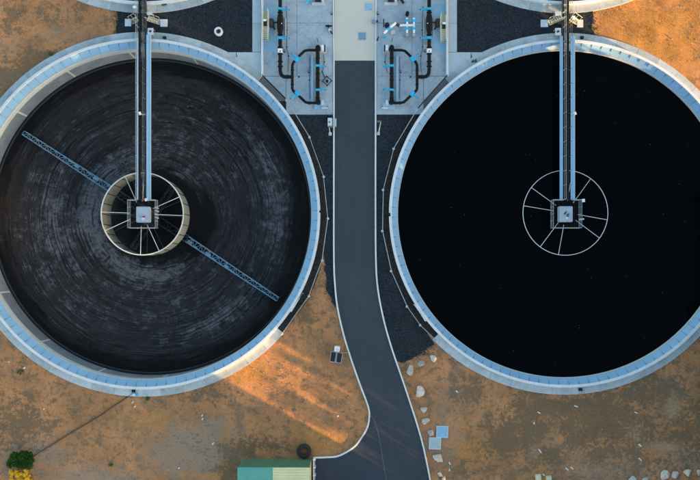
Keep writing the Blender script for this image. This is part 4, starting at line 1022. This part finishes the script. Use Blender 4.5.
BL = [(410.4,369.3,4.6,'pale boulder nearest the road among the top three'),(420.6,363.4,3.7,'middle pale boulder of the three below the gravel'),(433,358.3,3.4,'small pale boulder nearest the full tank'),
 (419.6,390.4,5.4,'large white pointed boulder by the right kerb'),(424,409.5,3.4,'cream boulder below the large white one'),(425.8,421,3.4,'beige boulder above the pit covers'),
 (431,433,3.4,'round white boulder left of the blue pit cover'),(438.4,456.6,4.9,'large wedge shaped boulder below the pit covers'),(439.6,474.2,3.0,'small grey boulder near bottom right of the road'),(443.6,479.3,2.6,'yellowish boulder cut by the bottom edge beside the road'),
 (631.5,479.6,4.0,'leftmost boulder of the bottom right row, cut by the edge'),(645.8,478.8,2.9,'second boulder from left in the bottom right row'),(664,474.8,4.2,'third boulder of the bottom right row, elongated'),
 (675,475,3.5,'fourth boulder of the bottom right row'),(687.3,472.8,3.8,'whitest boulder of the bottom right row'),(699,472.3,3.2,'boulder of the bottom right row cut by the right edge')]
for i, (x, y, r, lb) in enumerate(BL): boulder(x, y, r, lb, 11+i*3, sq=(1.0, random.uniform(.7, .95)))
# yellowish blocks at the bottom
for x, y, lb in ((537.8,476.6,'pale yellowish block, left of a pair at the bottom edge'),(548.2,478.2,'pale yellowish block, right of a pair at the bottom edge')):
    c = P(x,y,0); o = thing('concrete_block', (c.x,c.y,0), lb, 'block', 'blocks at the bottom edge')
    MB().cbox((c.x,c.y,0.17),(0.29,0.30,0.2),0.05).build('body', M_ysheet, o, bevel=.03); MB().cbox((c.x-.08,c.y+.1,0.39),(0.15,0.14,0.02),0.2).build('cap', M_pale, o, bevel=.008)
# white scraps
SC = [(66,0,0,'')]
SC = [(24.5,367.8,2.6,35,'white scrap by weeds near lower left rim of the empty tank'),(9,362,1.2,0,'tiny white scrap left of the weeds at the lower left rim'),(44,409,1.4,20,'tiny white scrap on orange soil below the empty tank, far left'),
 (132.8,402.2,2.6,48,'upper white offcut below the hose start'),(135,406.4,2.4,40,'lower white offcut below the hose start'),(202.3,415.4,2.4,55,'upper of two white chips below the empty tank'),(202.6,418.8,2.2,60,'lower of two white chips below the empty tank'),
 (213,443.5,3.0,50,'white offcut on the grey soil left of the green shed'),(179,468,2.0,30,'white chip on the grey soil far left of the green shed'),(576,406.2,4.2,-20,'white offcut just below the full tank'),(539,412.6,3.6,-30,'white offcut left of the dark soil below the full tank'),
 (540,451,5.2,-55,'longest white offcut above the yellowish blocks'),(567,469,4.2,-45,'left of two thin white offcuts near the bottom edge'),(572,468,3.4,-45,'right of two thin white offcuts near the bottom edge'),
 (636,412.5,4.0,-25,'white offcut right of centre below the full tank'),(640,445.2,4.0,-40,'upper of two white offcuts above the boulder row'),(640,459.3,4.6,-40,'lower of two white offcuts above the boulder row'),
 (449.7,463.2,3.2,-65,'upper white chip right of the wedge boulder'),(449.4,469.8,2.6,90,'lower white chip right of the wedge boulder'),(457,391.5,3.0,-50,'white chip right of the large pointed boulder'),(338,416,1.8,50,'white chip on soil inside the road curve'),(543.8,474.8,3.4,-40,'white sliver between the yellowish blocks'),(534,423,2.2,70,'white chip on dark soil left of the full tank bottom')]
for i, (x, y, ln, an, lb) in enumerate(SC):
    c = P(x, y, 0); rd = random.Random(i); a = R(an); L = ln*S*0.5; wd = 0.055+0.02*rd.random()
    bm_ = MB(); pts = [(-L,-wd*.7),(-L*.3,-wd),(L*.8,-wd*.8),(L,wd*.3),(L*.4,wd),(-L*.9,wd*.8)]
    pts = [(c.x+u*math.cos(a)-v*math.sin(a), c.y+u*math.sin(a)+v*math.cos(a)) for u, v in pts]
    bm_.sheet(pts, 0.0, 0.07); o = bm_.build('scrap', M_scrap, bevel=.008); tag(o, lb, 'scrap', 'white scraps on the soil')
# blue scrap by hose
c = P(136.6,394.6,0.2); o = thing('hose_tap', (c.x,c.y,0), 'small blue and white tap on rim edge at the hose start', 'tap'); MB().cbox((c.x,c.y,0.2),(0.09,0.16,0.1)).build('tap_body', M_valve, o, bevel=.02); MB().cbox((c.x-.28,c.y-.02,0.16),(0.14,0.1,0.05),.5).build('tap_base', M_whiteM, o, bevel=.01)
# hose to the bush
hp = curve([(132.6,393),(126,398),(113,406.5),(100,415.5),(86,424),(74,431),(62,438.5),(48,447),(38,453.2),(31,458)], 6)
hp = [(x+random.uniform(-.2,.2), y+random.uniform(-.2,.2)) for x, y in hp]
tag(MB().tube([P(x, y, 0.06) for x, y in hp], 0.055, 6).build('hose', M_hose), 'dark hose from the empty tank rim to the yellow and green bush', 'hose')
# manhole in the gravel
c = P(218.4,31.3,0.3); o = thing('manhole', (c.x,c.y,0), 'white ring manhole with rusty lid in dark gravel', 'manhole')
MB().lathe([(0.26,0.0),(0.47,0.0),(0.47,0.33),(0.44,0.36),(0.29,0.36),(0.26,0.33)], n=36).build('ring', M_white, o, local=True); MB().cyl((c.x,c.y),0.258,0.0,0.22,24).build('lid', M_rusty, o); MB().cbox((c.x,c.y,0.235),(0.09,0.02,0.015),.6).build('lid_handle', M_black, o)
# round cover below the full tank apron etc.

# ------------------------------------------------------------------ vegetation
def leaves(mb, n, size, centres, rd, flat=0.5):
    for _ in range(n):
        cx, cy, cz, r = rd.choice(centres)
        while True:
            d = Vector((rd.uniform(-1,1), rd.uniform(-1,1), rd.uniform(-1,1)))
            if 0.25 < d.length < 1: break
        p = Vector((cx, cy, cz))+d*r
        u = Vector((rd.gauss(0,1), rd.gauss(0,1), rd.gauss(0,flat))).normalized(); v = u.cross(Vector((rd.gauss(0,.6), rd.gauss(0,.6), 1))).normalized()
        s = size*rd.uniform(.6,1.4); mb.add([p-u*s, p+v*s*.45, p+u*s, p-v*s*.45], [(0,1,2,3)])
c = P(19.5,464,0); bush = thing('yellow_green_bush', (c.x,c.y,0), 'dark green bush with yellow flowers on its lower side', 'bush')
rd = random.Random(3); cs = []; cf = []
for _ in range(44):
    x, y = rd.uniform(-12,12), rd.uniform(-9.5,3.0); q = P(19.5+x*0.95, 464+y, 1.0); cs.append((q.x-c.x, q.y-c.y, rd.uniform(.4,1.15), rd.uniform(.28,.45)))
for _ in range(30):
    x, y = rd.uniform(-10.5,10.5), rd.uniform(5.5,19); q = P(19.5+x, 464+y, 1.0); cf.append((q.x-c.x, q.y-c.y, rd.uniform(.6,1.1), rd.uniform(.18,.34)))
m = MB(); leaves(m, 7500, 0.085, cs, rd); leaves(m, 700, 0.07, [(x, y, z-.15, r*.8) for x, y, z, r in cf], rd); m.build('foliage', M_leaf, bush, local=True, fix=False)
m = MB(); leaves(m, 3200, 0.075, [(x, y, z+.12, r*.8) for x, y, z, r in cf], rd, .15); m.build('clumps', M_clump, bush, local=True, fix=False)  # yellow leaf clumps over the lower side of the bush
m = MB()
for q in range(7): a = q*.9; m.tube([(0.1*math.cos(a),-.2+0.1*math.sin(a),-.05),(0.6*math.cos(a),-.2+0.6*math.sin(a),.7)],[.035,.015],5)
m.build('stem', M_bark, bush, local=True)
# tufts of weeds near rim (a few) 
def weed(px, py, r, label):
    c = P(px,py,0); m = MB(); rd = random.Random(int(px)); leaves(m, 160, 0.07, [(rd.uniform(-r,r),rd.uniform(-r*.7,r*.7),.12,.13) for _ in range(7)], rd)
    o = thing('weed', (c.x,c.y,0), label, 'weed', 'green weeds'); m.build('leaf_cluster', mat('weed_leaf',(0.045,0.085,0.025),.8,.4,2.0), o, local=True, fix=False); MB().tube([(0,0,-.03),(0,0,.12)],0.012,5).build('stem', M_bark, o, local=True)
weed(20.5,372,.35,'green weeds below lower left rim of the empty tank'); weed(51.5,54.8,.25,'dark green weed above upper left rim of the empty tank'); weed(111,464,.2,'green weed on the soil right of the yellow and green bush'); weed(164.5,4.2,.22,'yellow green weed on rim of the upper tank'); weed(474,61,.18,'small weed on the footpath corner above the full tank'); weed(147,398,.22,'dull green weed just below the bottom of the empty tank')
# ground litter: pebbles and dry tufts over the soil, far too many to count
def soil_ok(x, y):
    p = P(x, y, 0)
    for k in TANKS:
        cc = tank_centre(k); r = tank_R(k)+0.9
        if (p.x-cc.x)**2+((p.y-cc.y)/EL)**2 < r*r: return False
    if y < 62: return x < 115 or x > 600
    if x < 232: return True
    if 232 <= x <= 316 and y > 456: return False
    if y < 335: return 300 < x < 330 and y > 300
    kx = np.interp(y, [q[1] for q in Lk[:11]], [q[0] for q in Lk[:11]]) if y < 414 else np.interp(y, [414,426.8,437,447.2,455.8], [369,367.6,362,354,339])
    if x < kx-1.5: return y < 456 or x < 232
    rx_ = np.interp(y, [q[1] for q in Rk], [q[0] for q in Rk])
    return x > rx_+2 and (x > 440 or y > 364)
m = MB(); cnt = 0; rd = random.Random(5)
while cnt < 2600:
    x, y = rd.uniform(-8,708), rd.uniform(-8,488)
    if not soil_ok(x, y) or mnoise.noise(Vector((x*.03,y*.03,2.0))) < rd.uniform(-.5,.4): continue
    p = P(x, y, 0); s = 0.018+0.05*rd.random()**4; h = s*.7; a = rd.uniform(0,6.28); vs = []
    for q in range(5): b = a+q*1.2566; k = s*rd.uniform(.7,1.2); vs.append((p.x+k*math.cos(b), p.y+k*math.sin(b), 0.0))
    vs += [(v[0]*.55+p.x*.45, v[1]*.55+p.y*.45, h+.03) for v in vs]
    m.add(vs, [(5,6,7,8,9)]+[(q,(q+1) % 5,5+(q+1) % 5,5+q) for q in range(5)]); cnt += 1
stuff(tag(m.build('pebbles', M_pebble, fix=False), 'scattered pebbles and crumbs over the bare soil', 'pebbles'))
m = MB(); rd = random.Random(9); edges = [wobble([(119,36),(116,20),(121,0)],0,1), wobble([(596,36),(592,18),(590,0)],0,1), wobble([(434,345),(421,353),(401,362)],0,1), wobble([(337,306),(327,292),(324,262)],0,1)]
for _ in range(520):
    x, y = rd.choice(rd.choice(edges)); x += rd.gauss(0,2.2); y += rd.gauss(0,2.2); p = P(x, y, 0); s_ = rd.uniform(.03,.075); a = rd.uniform(0,6.28)
    vs = [(p.x+s_*rd.uniform(.6,1.1)*math.cos(a+q*1.2566), p.y+s_*rd.uniform(.6,1.1)*math.sin(a+q*1.2566), 0.0) for q in range(5)]
    vs += [(v[0]*.5+p.x*.5, v[1]*.5+p.y*.5, .06+s_*.6) for v in vs]
    m.add(vs, [(5,6,7,8,9)]+[(q,(q+1) % 5,5+(q+1) % 5,5+q) for q in range(5)])
stuff(tag(m.build('stray_stones', mat('stray_stone', (0.035,0.037,0.038), .95, .6, 3.0), fix=False), 'dark stones spilling over the edges of the gravel beds', 'stones'))
for nm, M_, n_, cond, lb, hh in (('dry_grass', M_grass, 7500, lambda x, y: (x > 560 and y < 120 and rd.random() < .9) or rd.random() < .10, 'sparse dry grass tufts over the orange soil', .10), ('low_weeds', M_weed, 1500, lambda x, y: (x < 120 and y < 80) or rd.random() < .25, 'sparse low green weeds on the soil', .07)):
    m = MB(); cnt = 0
    while cnt < n_:
        x, y = rd.uniform(-8,708), rd.uniform(-8,488)
        if not soil_ok(x, y) or not cond(x, y): continue
        if mnoise.noise(Vector((x*.045,y*.045,7.0))) < rd.uniform(-.45,.35): continue
        p = P(x, y, 0)
        for q in range(5):
            a = rd.uniform(0,6.28); ln = rd.uniform(.5,1.3)*hh; u = Vector((math.cos(a), math.sin(a), 0)); v = Vector((-u.y,u.x,0)); b = p+u*rd.uniform(0,.06)
            m.add([b-v*.008+Vector((0,0,-.03)), b+v*.008+Vector((0,0,-.03)), b+u*ln*.8+Vector((0,0,ln*.7))], [(0,1,2)])
        cnt += 1
    stuff(tag(m.build(nm, M_, fix=False), lb, 'grass' if 'grass' in nm else 'weeds'))

# ------------------------------------------------------------------ unseen trees, shed and shrubs added beyond the lower right to cast shade
def big_tree(seed, h, rad):
    rd = random.Random(seed); t = bpy.data.objects.new('added_shade_tree', None); C.objects.link(t)
    m = MB(); m.tube([(0,0,-.2),(0.1,0,h*.25),(0,.1,h*.55),(0,0,h*.85)],[.32,.26,.18,.06],8)
    for q in range(8): a = q*.8; z = h*(.2+.07*q); m.tube([(0,0,z),(rad*.4*math.cos(a),rad*.4*math.sin(a),z+h*.08),(rad*.75*math.cos(a),rad*.75*math.sin(a),z+h*.13)],[.12,.07,.03],5)
    m.build('trunk', M_bark, t, local=True)
    cs = []
    for _ in range(60):
        z = rd.uniform(.05,1.0); k = rad*(0.95 if z < .6 else 0.95-(z-.6)*1.0)*math.sqrt(rd.random()); a = rd.uniform(0,6.28); cs.append((k*math.cos(a), k*math.sin(a), h*z*.95, rd.uniform(.8,1.3)))
    m = MB(); leaves(m, 9000, 0.32, cs, rd, .8); m.build('crown', M_dleaf, t, local=True, fix=False); return t
def cpos(cc, dist):
    """point on the sun line y = 0.56 x + cc (px), dist px further along it"""
    return cc
proto = big_tree(21, 15.0, 3.7); spots = []
for row, xo in ((0, 0), (1, 45)):
    cc = -240 + row*22
    while cc < 168:
        f = (cc+295)/475; x = 778+xo; spots.append((x, 0.56*x+cc)); cc += 44
for i, (x, y) in enumerate(spots):
    if i == 0: o = proto
    else:
        o = proto.copy(); C.objects.link(o)
        for ch in proto.children: k = ch.copy(); C.objects.link(k); k.parent = o
    p = P(x, y, 0); o.location = (p.x, p.y, 0); o.rotation_euler = (0, 0, i*1.7); s = 0.92+0.16*random.random(); o.scale = (s, s, s)
    tag(o, 'unseen dense tree added for shade in the row beyond the lower right of the photo', 'tree', 'row of unseen trees added beyond the lower right edge')
# large unseen shed added beyond the bottom edge to cast shade
e1 = P(566, 0.56*566+253, 0); e2 = P(380, 745, 0)
d = (e2-e1); L = d.length; d.normalize(); nrm = Vector((-d.y, d.x, 0)); rz = math.atan2(d.y, d.x); mid = (e1+e2)/2
nrm = nrm if nrm.y < 0 else -nrm
ctr = mid+nrm*6.0; zs = 10.5
o = thing('added_shade_shed', (ctr.x, ctr.y, 0), 'large grey unseen shed added for shade beyond the bottom edge of the photo', 'shed')
MB().cbox((ctr.x,ctr.y,zs/2),(L/2,6.0,zs/2),rz).build('wall', M_shed, o)
rf = MB().cbox((ctr.x,ctr.y,zs+.11),(L/2+.2,6.2,.1),rz).build('roof', M_shed, o)
for q in range(3):
    p = mid+d*(q-1)*L*.3-nrm*0.04; MB().cbox((p.x,p.y,2.1),(2.0,.05,2.1),rz).build('door', M_teal, o)

# unseen low shrubs added to block part of the sun between trees and shed
for i, (x, cc, h) in enumerate(((556, 238, 3.9), (572, 214, 3.6), (590, 192, 4.1), (604, 172, 4.6))):
    p = P(x, 0.56*x+cc, 0); t = thing('added_shade_shrub', (p.x, p.y, 0), f'{("rounded", "broad", "low", "tall")[i]} unseen shrub added for shade in the gap beyond the bottom edge of the photo', 'shrub', 'unseen shade shrubs beyond the bottom edge')
    rd = random.Random(40+i); m = MB(); leaves(m, 3200, 0.15, [(rd.uniform(-1.3,1.3), rd.uniform(-1.3,1.3), rd.uniform(.3, 2.3), .5) for _ in range(46)], rd, .8); leaves(m, 1100, 0.15, [(rd.uniform(-1.2,1.2), rd.uniform(-1.2,1.2), rd.uniform(2.3, h), .5) for _ in range(16)], rd, .8)
    m.build('foliage', M_dleaf, t, local=True, fix=False); MB().tube([(0,0,-.05),(0,0,h*.7)], [.07,.02], 6).build('stem', M_bark, t, local=True)
